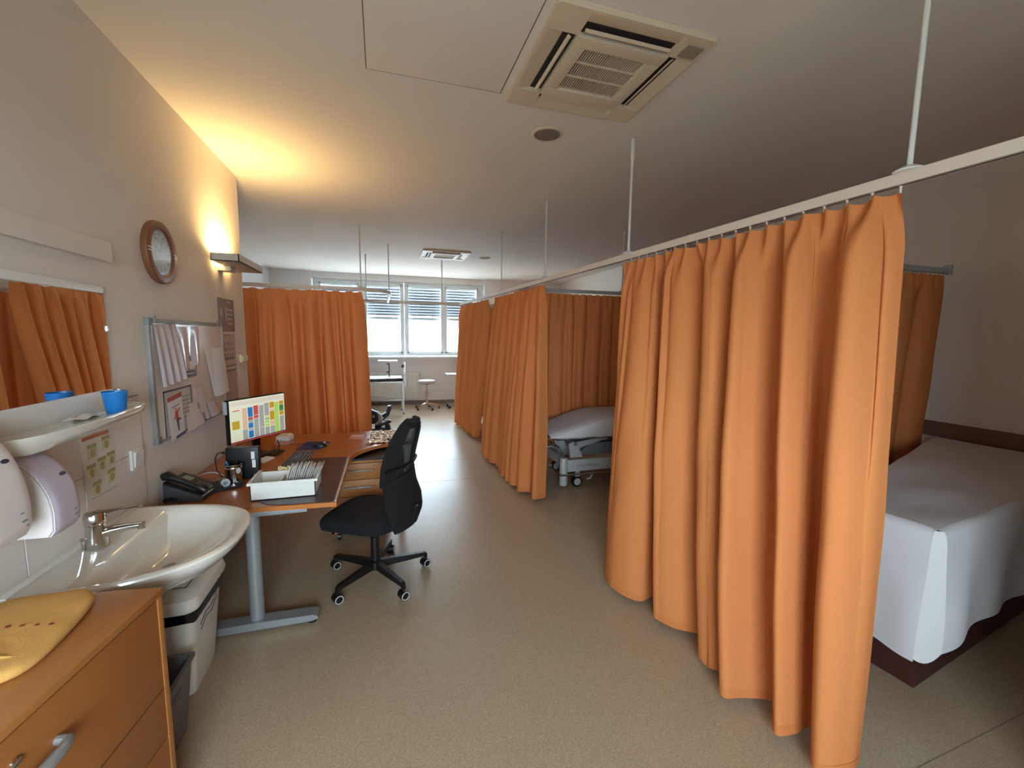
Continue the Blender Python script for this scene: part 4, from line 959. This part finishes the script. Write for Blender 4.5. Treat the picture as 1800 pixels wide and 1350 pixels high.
tag(obj('monitor_cable', B().tube(catmull([(-.80, 3.63, ZD+.10), (-.78, 3.60, ZD+.05), (-.80, 3.55, ZD+.006), (-.84, 3.50, ZD+.005)], 6), .0035, 6), M_black), 'thin black cable hanging below the monitor', 'cable')
# keyboard, mouse and pad
t = thing('keyboard', (-.61, 3.33, ZD), 'black computer keyboard on the desk behind the tray', 'keyboard')
Tk = Matrix.Translation((-.612, 3.34, ZD)) @ Matrix.Rotation(R(-4), 4, 'Z')
obj('case', B().box(-.07, .07, -.22, .22, .0035, .016, bev=.004).xf(Tk), M_black, t)
km = None
for i in range(5):
    for j in range(14):
        if km is None:
            b2 = B().box(-.0105, .0105, -.013, .013, 0, .006, bev=.002, seg=1); bmesh.ops.recalc_face_normals(b2.bm, faces=b2.bm.faces[:])
            km = D.meshes.new('key'); b2.bm.to_mesh(km); b2.bm.free(); km.materials.append(M_dgrey)
        k = link('key', km, t); k.location = Tk @ Vector((-.05+.0245*i, -.195+.03*j, .016))-LOC[t.name]; k.rotation_euler.z = R(-4); LOC[k.name] = Vector()
t = thing('mouse_pad', (-.56, 3.78, ZD), 'dark blue mouse pad on the desk', 'mouse pad')
obj('pad', B().prism([(-.683, 3.68), (-.503, 3.634), (-.447, 3.877), (-.632, 3.924)], 'z', ZD+.0005, ZD+.004), mat('navy_pad', (34, 44, 92), .7), t)
t = thing('computer_mouse', (-.5, 3.73, ZD), 'black computer mouse on the blue pad', 'mouse')
def shell(u, v):
    a = 2*math.pi*u; r = math.sin(v*math.pi/2); return (-.505+.055*math.cos(a)*r, 3.735+.032*math.sin(a)*r, ZD+.0045+.034*math.cos(v*math.pi/2)*(1-.25*math.cos(a)*r))
obj('shell', B().grid(shell, 24, 8, True), M_black, t); obj('wheel', B().cyl((-.475, 3.729, ZD+.032), (-.475, 3.741, ZD+.032), .008, seg=12), M_lgrey, t)
obj('mouse_lead', B().tube(catmull([(-.555, 3.74, ZD+.01), (-.63, 3.83, ZD+.006), (-.70, 3.86, ZD+.005), (-.80, 3.83, ZD+.005), (-.88, 3.80, ZD+.005)], 6), .002, 5), M_black, t)
tag(obj('wallet', B().prism([(-.87, 3.58), (-.79, 3.51), (-.755, 3.65), (-.845, 3.71)], 'z', ZD+.001, ZD+.012), mat('dark_leather', (38, 30, 28), .5)), 'small dark leather wallet on the desk below the monitor', 'wallet')
for k in range(3):
    tag(obj('note_pad', B().prism([(-.90+.01*k, 3.44), (-.83, 3.33+.01*k), (-.785, 3.46), (-.85, 3.51)], 'z', ZD+.0005+.003*k, ZD+.003+.003*k), M_paper), ['lowest white note sheet beside the mini computer', 'middle white note sheet beside the mini computer', 'topmost white note sheet beside the mini computer'][k], 'paper')
t = thing('plastic_card', (-.24, 4.02, ZD), 'clear plastic pocket with pinkish card lying on the desk', 'card')
obj('card', B().prism([(-.307, 3.947), (-.19, 3.92), (-.174, 4.10), (-.288, 4.11)], 'z', ZD+.0005, ZD+.002), mat('pink_card', (196, 140, 120), .3), t)
obj('print', B().prism([(-.28, 4.03), (-.20, 4.015), (-.193, 4.075), (-.275, 4.085)], 'z', ZD+.002, ZD+.0025), mat('card_print', (214, 180, 170), .3), t)
for k, (cx, cy, sx, sy, lab) in enumerate(((-.03, 3.80, .13, .09, 'crinkled silver foil packet at the curved front edge of the desk'), (.02, 3.94, .15, .08, 'crinkled silver foil packet in the middle of the foil heap'), (.02, 4.08, .16, .09, 'crinkled silver foil packet at the far edge of the desk'), (.07, 3.87, .10, .08, 'crinkled silver foil packet tucked behind the chair back'))):
    rnd = random.Random(60+k); ph = [rnd.uniform(0, 6) for _ in range(4)]
    tag(obj('foil_packet', B().grid(lambda u, v: (cx+(u-.5)*2*sx*.9, cy+(v-.5)*2*sy*.9+.01*math.sin(u*6+ph[3]), ZD+.008+.004*k+.007*math.sin(u*17+ph[0])*math.sin(v*9+ph[1])+.005*math.sin(u*31+v*23+ph[2])), 30, 18).solidify(.0008), M_foil, angle=20), lab, 'foil packet')
# cables under the desk
for k in range(3):
    rnd = random.Random(80+k)
    tag(obj('cable', B().tube(catmull([(-.60+.04*k, 3.2+.04*k, .69), (-.58+.03*k, 3.22+.04*k, .58), (-.54+.04*k, 3.2+.05*k, .50-.03*k), (-.48+.03*k, 3.23+.05*k, .47-.03*k), (-.46+.03*k, 3.26+.05*k, .55), (-.50+.04*k, 3.3+.05*k, .69)], 6), .004, 6), M_black), ['black cable loop', 'longer black cable loop', 'lowest black cable loop'][k]+' hanging below the desk top', 'cable', 'cables under the desk')

# ================================================================== OFFICE CHAIR
cx0, cy0 = -.075, 2.86; ang = R(150)
Fd = Vector((math.cos(ang), math.sin(ang), 0)); Ld = Vector((-Fd.y, Fd.x, 0))     # forward, left
Tc = Matrix(((Fd.x, Ld.x, 0, cx0), (Fd.y, Ld.y, 0, cy0), (0, 0, 1, 0), (0, 0, 0, 1)))
t = thing('office_chair', (cx0, cy0, 0), 'black office swivel chair with mesh back at the desk', 'chair')
castors = [(-.295, 2.644), (.095, 2.575), (.285, 2.93), (.03, 3.2), (-.345, 3.06)]
for i, (x, y) in enumerate(castors):
    e = Vector((x, y, 0)); c = Vector((cx0, cy0, 0)); d = (e-c).normalized(); n = Vector((-d.y, d.x, 0))
    e2 = c+d*min((e-c).length, .345)
    b = B(); rings = []
    for s_, w, za, zb in ((.03, .022, .085, .135), (.6, .019, .085, .122), (.97, .016, .085, .112), (1.03, .012, .07, .10)):
        p = c.lerp(e2, s_); rings.append(b.ring([p-n*w+Vector((0, 0, za)), p+n*w+Vector((0, 0, za)), p+n*w*.8+Vector((0, 0, zb)), p-n*w*.8+Vector((0, 0, zb))]))
    b.skin(rings); obj('base_arm', b, M_black, t, smooth=False)
    ax = Vector((math.cos(i*1.9+.4), math.sin(i*1.9+.4), 0)) if i != 0 else Vector((.4, -.9, 0)).normalized()
    ax = Vector((.45, -.89, 0)) if i in (0, 1, 2, 4) else ax
    ax.normalize()
    p = e2+Vector((0, 0, .031))
    cs = obj('castor', B().tube([p-ax*.026, p+ax*.026], .030, 20).cyl(e2+Vector((0, 0, .05)), e2+Vector((0, 0, .09)), .011, seg=10), M_black, t)
    obj('castor_ring', B().tube([p+ax*.027+(Vector((0, 0, 1))*math.cos(a)+ax.cross(Vector((0, 0, 1)))*math.sin(a))*.024 for a in [2*math.pi*k/20 for k in range(20)]], .0035, 6, closed=True), M_lgrey, cs)
obj('gas_column', B().cyl((cx0, cy0, .085), (cx0, cy0, .30), .028, seg=20).cyl((cx0, cy0, .30), (cx0, cy0, .41), .016, seg=16).lathe([(.045, .08), (.045, .13), (.03, .14)], (cx0, cy0, 0), 20), M_black, t)
obj('tilt_mechanism', B().box(-.12, .12, -.07, .07, .40, .435, bev=.01).xf(Tc), M_black, t)
# seat cushion
def seat_ring(b, s, z, lift=0):
    pts = []
    for k in range(40):
        a = 2*math.pi*k/40; c_, s_ = math.cos(a), math.sin(a)
        x = (abs(c_)**.55)*(1 if c_ > 0 else -1)*.265*s+.045; y = (abs(s_)**.55)*(1 if s_ > 0 else -1)*.245*s
        zz = z-(.03*max(0, (x-.12)/.2)**2)
        pts.append(tuple(Tc @ Vector((x, y, zz))))
    return b.ring(pts)
b = B(); b.skin([seat_ring(b, .85, .415), seat_ring(b, .97, .42), seat_ring(b, 1.0, .445), seat_ring(b, .99, .475), seat_ring(b, .93, .492), seat_ring(b, .75, .497), seat_ring(b, .4, .494), seat_ring(b, .05, .492)])
obj('seat', b, M_blackfab, t, angle=60)
# backrest: S-profile with waist; frame and netting
def prof(v):  # v: 0 bottom .. 1 top -> (x offset behind the seat, z, half width)
    P = [(-.265, .425, .15), (-.275, .48, .205), (-.262, .56, .215), (-.235, .65, .20), (-.222, .74, .195), (-.235, .84, .20), (-.262, .94, .195), (-.295, 1.03, .165), (-.315, 1.09, .11), (-.322, 1.115, .05)]
    i = v*(len(P)-1); j = min(len(P)-2, int(i)); f_ = i-j; f_ = f_*f_*(3-2*f_)*.4+f_*.6
    return tuple(P[j][k]+(P[j+1][k]-P[j][k])*f_ for k in range(3))
def back(u, v, off=0):
    x, z, w = prof(v); s = 2*u-1
    return tuple(Tc @ Vector((x+.045*abs(s)**2.2+off, s*w, z)))
obj('backrest_frame', B().grid(lambda u, v: back(u, v*.47), 22, 20).solidify(.022), M_blackfab, t, angle=60)
def ringf(u, v): return None
fr = B()
outer = [back(0, v) for v in [.42+.58*k/16 for k in range(17)]]+[back(k/8, 1) for k in range(1, 8)]+[back(1, v) for v in [1-.58*k/16 for k in range(17)]]
fr.tube(outer, .016, 10)
obj('back_frame', fr, M_blackfab, t)
obj('headband', B().grid(lambda u, v: back(u, .84+v*.16), 20, 9).solidify(.014), M_blackfab, t, angle=60)
obj('back_mesh', B().grid(lambda u, v: back(u, .40+v*.47, .0), 20, 16).solidify(.002), M_net, t, angle=60)
obj('side_band', B().grid(lambda u, v: back(.0+.24*u, .40+v*.5, -.001), 6, 16).solidify(.012), M_blackfab, t)
obj('side_band', B().grid(lambda u, v: back(.78+.22*u, .40+v*.5, -.001), 6, 16).solidify(.012), M_blackfab, t)
obj('lumbar_bar', B().tube([back(u/10, .53, -.02) for u in range(11)], .012, 8), M_black, t)
obj('back_arm', B().tube([tuple(Tc @ Vector(p)) for p in ((-.10, 0, .415), (-.22, 0, .41), (-.285, 0, .45), (-.30, 0, .55))], [.022, .024, .024, .018], 10), M_black, t)

# ================================================================== HOSPITAL TROLLEY (gurney)
t = thing('hospital_trolley', (2.6, 4.42, 0), 'grey hospital trolley bed with white sheet behind the second curtain', 'trolley')
gy0, gy1 = 4.08, 4.76
def mtop(x): return .625+(.783-.625)*sstep(1.70, 2.46, x) if x < 2.46 else .783
def matt(u, v):   # v wraps section around the mattress
    x = 1.70+1.9*u; zt_ = mtop(x); zb = .553+.012*math.sin(u*30)*(.3)
    P = [(gy0+.03, zb-.006), (gy0-.005, zb+.012), (gy0-.012, (zb+zt_)/2), (gy0+.01, zt_-.02), (gy0+.06, zt_), (gy0+.34, zt_+.006), (gy1-.06, zt_), (gy1, zt_-.025), (gy1+.005, zb+.02), (gy1-.03, zb)]
    i = v*(len(P)-1); j = min(len(P)-2, int(i)); f_ = i-j
    y = P[j][0]+(P[j+1][0]-P[j][0])*f_; z = P[j][1]+(P[j+1][1]-P[j][1])*f_
    e = sstep(0, .05, u)*sstep(0, .05, 1-u); ym = (gy0+gy1)/2
    y = ym+(y-ym)*(.86+.14*e); z = zb+(z-zb)*(.55+.45*e)
    z += .004*math.sin(u*55+v*9)*max(0, 1-v*3)
    return (x, y, z)
b = B().grid(matt, 60, 28); bmesh.ops.holes_fill(b.bm, edges=[e for e in b.bm.edges if e.is_boundary], sides=0)
obj('sheeted_mattress', b, M_sheet, t, angle=60)
obj('deck', bx(1.78, 3.55, gy0+.06, gy1-.06, .525, .552, bev=.005), M_dgrey, t)
MGu = mat('trolley_grey_enamel', (172, 174, 170), .35); MGd = mat('trolley_blue_grey', (112, 122, 122), .4)
for y in (gy0+.01, gy1-.05):
    bmO = obj('base_beam', bx(1.90, 3.45, y, y+.04, .185, .315, bev=.006), MGu, t)
    if y < 4.3:
        obj('beam_rib', bx(1.92, 3.44, y-.003, y, .205, .213), M_lgrey, bmO); obj('beam_rib', bx(1.92, 3.44, y-.003, y, .292, .298), M_lgrey, bmO)
obj('cross_beam', bx(1.90, 1.96, gy0+.05, gy1-.05, .20, .30, bev=.005), MGu, t)
for x, y in ((1.865, gy0+.045), (1.865, gy1-.045), (3.48, gy0+.045), (3.48, gy1-.045)):
    obj('corner_column', B().lathe([(.040, .03), (.044, .035), (.044, .325), (.038, .338), (0, .338)], (x, y, 0), 24), MGu, t)
    for s_ in (1,):
        xc = x+(.16 if x < 2.5 else -.16); yk = y
        cs = obj('castor', B().tube([(xc, yk-.02, .062), (xc, yk+.02, .062)], .060, 24).tube([(xc, yk-.024, .062), (xc, yk-.02, .062)], .042, 20), M_black, t)
        obj('castor_hub', B().tube([(xc, yk-.027, .062), (xc, yk-.0245, .062)], .040, 20).box(xc-.02, xc+.03, yk-.015, yk+.015, .115, .185), MGu, cs)
bp = [(1.80, gy0+.12, .165), (1.80, gy0+.02, .165), (1.84, gy0-.025, .165), (1.95, gy0-.03, .165), (3.45, gy0-.03, .165), (3.5, gy0, .165)]
obj('bumper_rail', B().tube(catmull(bp, 5), .0095, 10), M_steel, t)
obj('bumper_rail', B().tube([(1.80, gy0+.12, .165), (1.80, gy1-.1, .165)], .0095, 10), M_steel, t)
obj('brake_pedal', B().tube([(2.18, gy0-.02, .15), (2.14, gy0-.05, .12), (2.10, gy0-.05, .115)], .011, 8), MGu, t)
# lifting frame
for y in (gy0+.10, gy1-.16):
    obj('lift_bracket', B().prism([(1.97, .315), (2.12, .315), (2.05, .47), (2.01, .495), (1.95, .47)], 'y', y, y+.03), MGu, t, smooth=False)
    obj('lift_arm', B().prism([(1.97, .44), (2.05, .40), (2.42, .495), (2.42, .528), (2.05, .478)], 'y', y+.032, y+.055), MGu, t, smooth=False)
    obj('side_cover', B().prism([(2.10, .318), (3.2, .318), (3.2, .47), (2.25, .45), (2.12, .36)], 'y', y+.06, y+.08), MGd, t, smooth=False)
obj('lift_axle', B().cyl((2.02, gy0+.08, .47), (2.02, gy1-.08, .47), .02, seg=14), MGd, t)
obj('arm_post', bx(2.37, 2.43, gy0+.12, gy0+.18, .49, .528, bev=.004), MGu, t)
for k in range(2): obj('handle_loop', B().tube([(1.90, gy0+.16+.2*k, .345), (1.86, gy0+.16+.2*k, .42), (1.86, gy0+.28+.2*k, .42), (1.90, gy0+.28+.2*k, .345)], .008, 8), M_steel, t)
tc_ = D.curves.new('brand_text', 'FONT'); tc_.body = 'Carol Nation'; tc_.size = .05; tc_.extrude = .0006
to = link('brand_text', tc_, t); to.location = Vector((2.0, gy0+.0085, .232))-LOC[t.name]; to.rotation_euler = (R(90), 0, 0); tc_.materials.append(M_greyp)
dg = bpy.context.evaluated_depsgraph_get()
me = D.meshes.new_from_object(to.evaluated_get(dg)); nm = link('brand_text_mesh', me, t, to.location); nm.rotation_euler = to.rotation_euler; D.objects.remove(to); nm.name = 'side_lettering'; LOC[nm.name] = Vector()

# ================================================================== NEAR BED
A = Vector((2.385, 1.19, 0)); Bf = Vector((2.34, 1.60, 0)); Cc = Vector((4.36, 2.25, 0)); Dd = Vector((4.385, 1.47, 0))
t = thing('treatment_bed', (3.3, 1.6, 0), 'brown treatment couch under a white sheet behind the large curtain', 'bed')
def bil(u, v, P): return (P[0].lerp(P[1], v)).lerp(P[3].lerp(P[2], v), u)
base = [A+Vector((.005, .01, 0)), Bf+Vector((.01, -.02, 0)), Cc+Vector((0, -.04, 0)), Dd+Vector((0, .03, 0))]
b = B(); b.skin([b.ring([tuple(p+Vector((0, 0, z))) for p in base]) for z in (0.002, .70)])
obj('base', b, M_brown, t, smooth=False)
TOP = [A+Vector((-.012, -.012, 0)), Bf+Vector((-.01, .012, 0)), Cc, Dd+Vector((0, -.02, 0))]
def ztop_(u): return .80+.065*sstep(.2, 1, u)
b = B(); rings = []
for ins, z in ((.01, .695), (0, .71), (0, .745), (.02, .762), (.05, .766)):
    rr = []
    for k in range(48):
        q = k/12; i = int(q) % 4; f_ = q-int(q)
        u, v = [(0, f_), (f_, 1), (1, 1-f_), (1-f_, 0)][i]
        u = ins+(1-2*ins)*u; v = ins+(1-2*ins)*v
        p = bil(u, v, TOP); rr.append((p.x, p.y, z+(ztop_(u)-.80)*(1 if z > .72 else 0)))
    rings.append(b.ring(rr))
b.skin(rings); obj('mattress', b, M_brown, t, angle=50)
# sheet: top plus foot drop plus near-side drop, one draped surface following u (foot->head) and a cross coordinate
sheet = thing('bed_sheet', (3.2, 1.5, .15), 'white cotton sheet draped over the treatment couch', 'sheet')
nU, nV = 64, 54
def drape(U, V):
    """U<0 hangs over the foot end, V<0 hangs over the near side (metres of cloth)"""
    u = max(0, U)/1.98; v = max(0, V)/.5
    u = min(1, u); v = min(1, v)
    p = bil(u, v, TOP); z = ztop_(u)+.006
    n_f = (TOP[0]-TOP[3]).normalized(); fd = Vector((-.99, -.11, 0)); nd = Vector((.14, -.99, 0))
    if U < 0:
        d = -U; r = .03
        out = r*(1-math.exp(-d/r))+.012+.02*sstep(.1, .6, d)+.012*math.sin(V*17+1)*sstep(.1, .5, d)
        p = p+fd*out; z -= max(0, d-.018)
    if V < 0:
        d = -V; r = .03
        out = r*(1-math.exp(-d/r))+.010+.028*sstep(.05, .5, d)*(.6+.4*math.sin(U*5.5+.8))+.014*math.sin(U*14)*sstep(.1, .5, d)
        p = p+nd*out; z -= max(0, d-.018)
    if U < 0 and V < 0: z += min(-U, -V)*.0 + min(max(0, -U-.018), max(0, -V-.018))*1.0
    return p, z
def sheet_part(name, U0, U1, V0, V1, nu, nv, hem=None):
    def fn(u, v):
        U = U0+(U1-U0)*u; V = V0+(V1-V0)*v
        if hem: U, V = hem(U, V, u, v)
        p, z = drape(U, V)
        z += .0025*math.sin(U*11+V*6)+.002*math.sin(V*21+U*5)
        return (p.x, p.y, z)
    return obj(name, B().grid(fn, nu, nv), M_sheet, sheet, smooth=True, angle=180)
sheet_part('sheet_top', 0, 1.96, 0, .505, 60, 24)
sheet_part('foot_drop', -.64, 0, 0, .50, 26, 40)
def hem_near(U, V, u, v): return U, V*(1-.14*u-.03*math.sin(u*9))
def fan(u, v):
    def offs(U, V):
        p, z = drape(U, V); return p-TOP[0], z
    d = .018+(.61-.05*u)*v
    of, zf = offs(-d, 0); on_, zn = offs(0, -d)
    o = of.lerp(on_, u)*(1+.08*math.sin(math.pi*u))
    p = TOP[0]+o; return (p.x, p.y, zf+(zn-zf)*u-.03*math.sin(math.pi*u)*v)
obj('corner_drop', B().grid(fan, 14, 26), M_sheet, sheet, smooth=True, angle=180)
sheet_part('side_drop', 0, 1.96, -.58, 0, 60, 26, hem_near)

# ================================================================== FAR END: THINGS BY THE WINDOWS
# radiator
t = thing('radiator', (.28, 10.2, .1), 'white ribbed radiator below the far window', 'radiator')
obj('panel', bx(-1.1, .815, 10.20, 10.27, .11, .765, bev=.006), M_white, t)
rm = None
for k in range(38):
    if rm is None:
        b2 = B().box(-.012, .012, -.006, .006, 0, .60, bev=.003, seg=1); bmesh.ops.recalc_face_normals(b2.bm, faces=b2.bm.faces[:])
        rm = D.meshes.new('rib'); b2.bm.to_mesh(rm); b2.bm.free(); rm.materials.append(M_white)
    s = link('rib', rm, t, Vector((-1.07+k*.05, 10.198, .14))-LOC[t.name]); LOC[s.name] = Vector()
obj('valve', B().cyl((.83, 10.22, .70), (.83, 10.22, .76), .02, seg=12).cyl((.80, 10.22, .70), (.86, 10.22, .70), .012, seg=8), M_white2, t)
# metal treatment table
t = thing('traction_table', (-.4, 9.2, 0), 'chrome framed treatment table with black pad under the far windows', 'table')
obj('pad', bx(-1.4, .40, 8.98, 9.55, .69, .752, bev=.015), M_vinyl_blk, t)
obj('cover_sheet', bx(-1.38, .385, 9.0, 9.53, .748, .7575, bev=.003), mat('pale_blue_cover', (198, 204, 220), .3), t)
obj('frame', B().box(-1.4, .42, 8.97, 9.0, .66, .69).box(-1.4, .42, 9.53, 9.56, .66, .69).box(.39, .42, 8.97, 9.56, .66, .69).box(-1.4, .40, 8.985, 9.0, .285, .31).box(-1.4, .40, 9.53, 9.545, .285, .31), M_steel, t)
for x, y in ((.40, 9.0), (.40, 9.54), (-1.3, 9.0), (-1.3, 9.54)):
    lgO = obj('leg', bx(x-.018, x+.018, y-.018, y+.018, .02, .69), M_steel, t); obj('rubber_foot', B().cyl((x, y, 0), (x, y, .022), .02, seg=10), M_rubber, lgO)
obj('end_upright', B().box(.425, .455, 9.02, 9.05, .60, 1.08).box(.425, .455, 9.45, 9.48, .60, 1.0).box(.43, .45, 9.02, 9.48, .80, .83).prism([(9.02, 1.06), (9.06, 1.08), (9.14, 1.03), (9.12, 1.0)], 'x', .42, .46), M_steel, t)
obj('clamp', bx(.37, .43, 9.02, 9.06, .97, 1.03, bev=.006), M_black, t)
obj('arm_post', B().cyl((.13, 9.2, .75), (.13, 9.2, .86), .012, seg=10).box(.115, .14, 9.185, 9.215, .84, 1.06), M_dgrey, t)
obj('knob', B().cyl((.08, 9.2, .87), (.12, 9.2, .87), .022, seg=12).cyl((.08, 9.2, 1.04), (.12, 9.2, 1.04), .014, seg=10), M_black, t)
obj('arm_pad', bx(-.09, .30, 9.08, 9.40, 1.062, 1.11, bev=.012), mat('white_pad_vinyl', (236, 236, 236), .4), t)
# stool
x, y = .93, 9.5
t = thing('work_stool', (x, y, 0), 'round grey work stool on five castors near the far window', 'stool')
obj('seat', B().lathe([(0, .572), (.16, .575), (.19, .59), (.195, .62), (.185, .645), (.15, .655), (0, .655)], (x, y, 0), 36), mat('stool_vinyl_grey', (176, 178, 178), .45), t)
obj('column', B().cyl((x, y, .12), (x, y, .42), .026, seg=16).cyl((x, y, .42), (x, y, .55), .014, seg=12).lathe([(.02, .54), (.05, .565), (.05, .575)], (x, y, 0), 16), M_chrome, t)
for k in range(5):
    a = R(-70+72*k); e = Vector((x+.27*math.cos(a), y+.27*math.sin(a), 0))
    obj('base_arm', B().tube([(x, y, .13), tuple(Vector((x, y, 0)).lerp(e, .5)+Vector((0, 0, .115))), tuple(e+Vector((0, 0, .07)))], [.022, .018, .013], 8), M_chrome, t)
    obj('castor', B().tube([tuple(e+Vector((-.018, 0, .028))), tuple(e+Vector((.018, 0, .028)))], .028, 14), M_black, t)
# overbed table
t = thing('overbed_table', (1.6, 9.55, 0), 'slim rolling side table peeking out beside the far curtain', 'table')
obj('table_top', bx(1.37, 2.1, 9.35, 9.75, .76, .785, bev=.006), M_lgrey, t)
obj('post', bx(1.56, 1.61, 9.53, 9.58, .06, .76, bev=.004), M_white2, t)
obj('base_bar', B().box(1.40, 2.05, 9.40, 9.44, .07, .10).box(1.40, 2.05, 9.66, 9.70, .07, .10).box(1.56, 1.61, 9.40, 9.70, .07, .10), M_silver, t)
for xx in (1.42, 2.03):
    for yy in (9.42, 9.68): obj('castor', B().tube([(xx, yy-.015, .035), (xx, yy+.015, .035)], .034, 14).box(xx-.012, xx+.012, yy-.012, yy+.012, .04, .075), M_black, t)
# leg trainer on the floor
x0, y0 = -.12, 7.6
t = thing('knee_trainer', (x0, y0, 0), 'dark blue motorised leg trainer on the floor behind the desk', 'exercise device')
obj('floor_plate', bx(x0-.55, x0+.24, y0-.06, y0+.18, .0, .022, bev=.004), M_dgrey, t)
obj('motor_housing', B().prism([(x0-.5, .26), (x0-.42, .40), (x0-.12, .36), (x0+.03, .30), (x0+.07, .22), (x0+.02, .12), (x0-.06, .10), (x0-.30, .18)], 'y', y0, y0+.12), M_navy, t, angle=20)
obj('side_shell', B().prism([(x0+.0, .31), (x0+.06, .27), (x0+.085, .20), (x0+.06, .12), (x0-.0, .08), (x0-.03, .10), (x0+.03, .17), (x0+.03, .24)], 'y', y0-.012, y0+.13), M_lgrey, t, angle=20)
obj('pivot_cap', B().tube([(x0-.05, y0-.015, .235), (x0-.05, y0, .235)], .022, 16), M_lgrey, t)
obj('calf_pad', B().prism([(x0+.08, .25), (x0+.16, .29), (x0+.19, .40), (x0+.24, .41), (x0+.255, .37), (x0+.21, .24), (x0+.13, .18)], 'y', y0, y0+.13), M_navy, t, angle=20)
obj('foot_rest', B().prism([(x0+.03, .085), (x0+.20, .16), (x0+.245, .15), (x0+.24, .115), (x0+.08, .055)], 'y', y0-.02, y0+.12), M_dgrey, t, angle=20)
obj('support', B().box(x0-.03, x0+.08, y0+.02, y0+.10, .02, .11).tube([(x0+.06, y0+.05, .11), (x0+.14, y0+.05, .19)], .008, 8).tube([(x0+.10, y0+.03, .18), (x0+.18, y0+.03, .12)], .007, 8), M_black, t)
obj('wheel', B().tube([(x0+.18, y0-.02, .05), (x0+.18, y0+.02, .05)], .048, 18), M_dgrey, t)
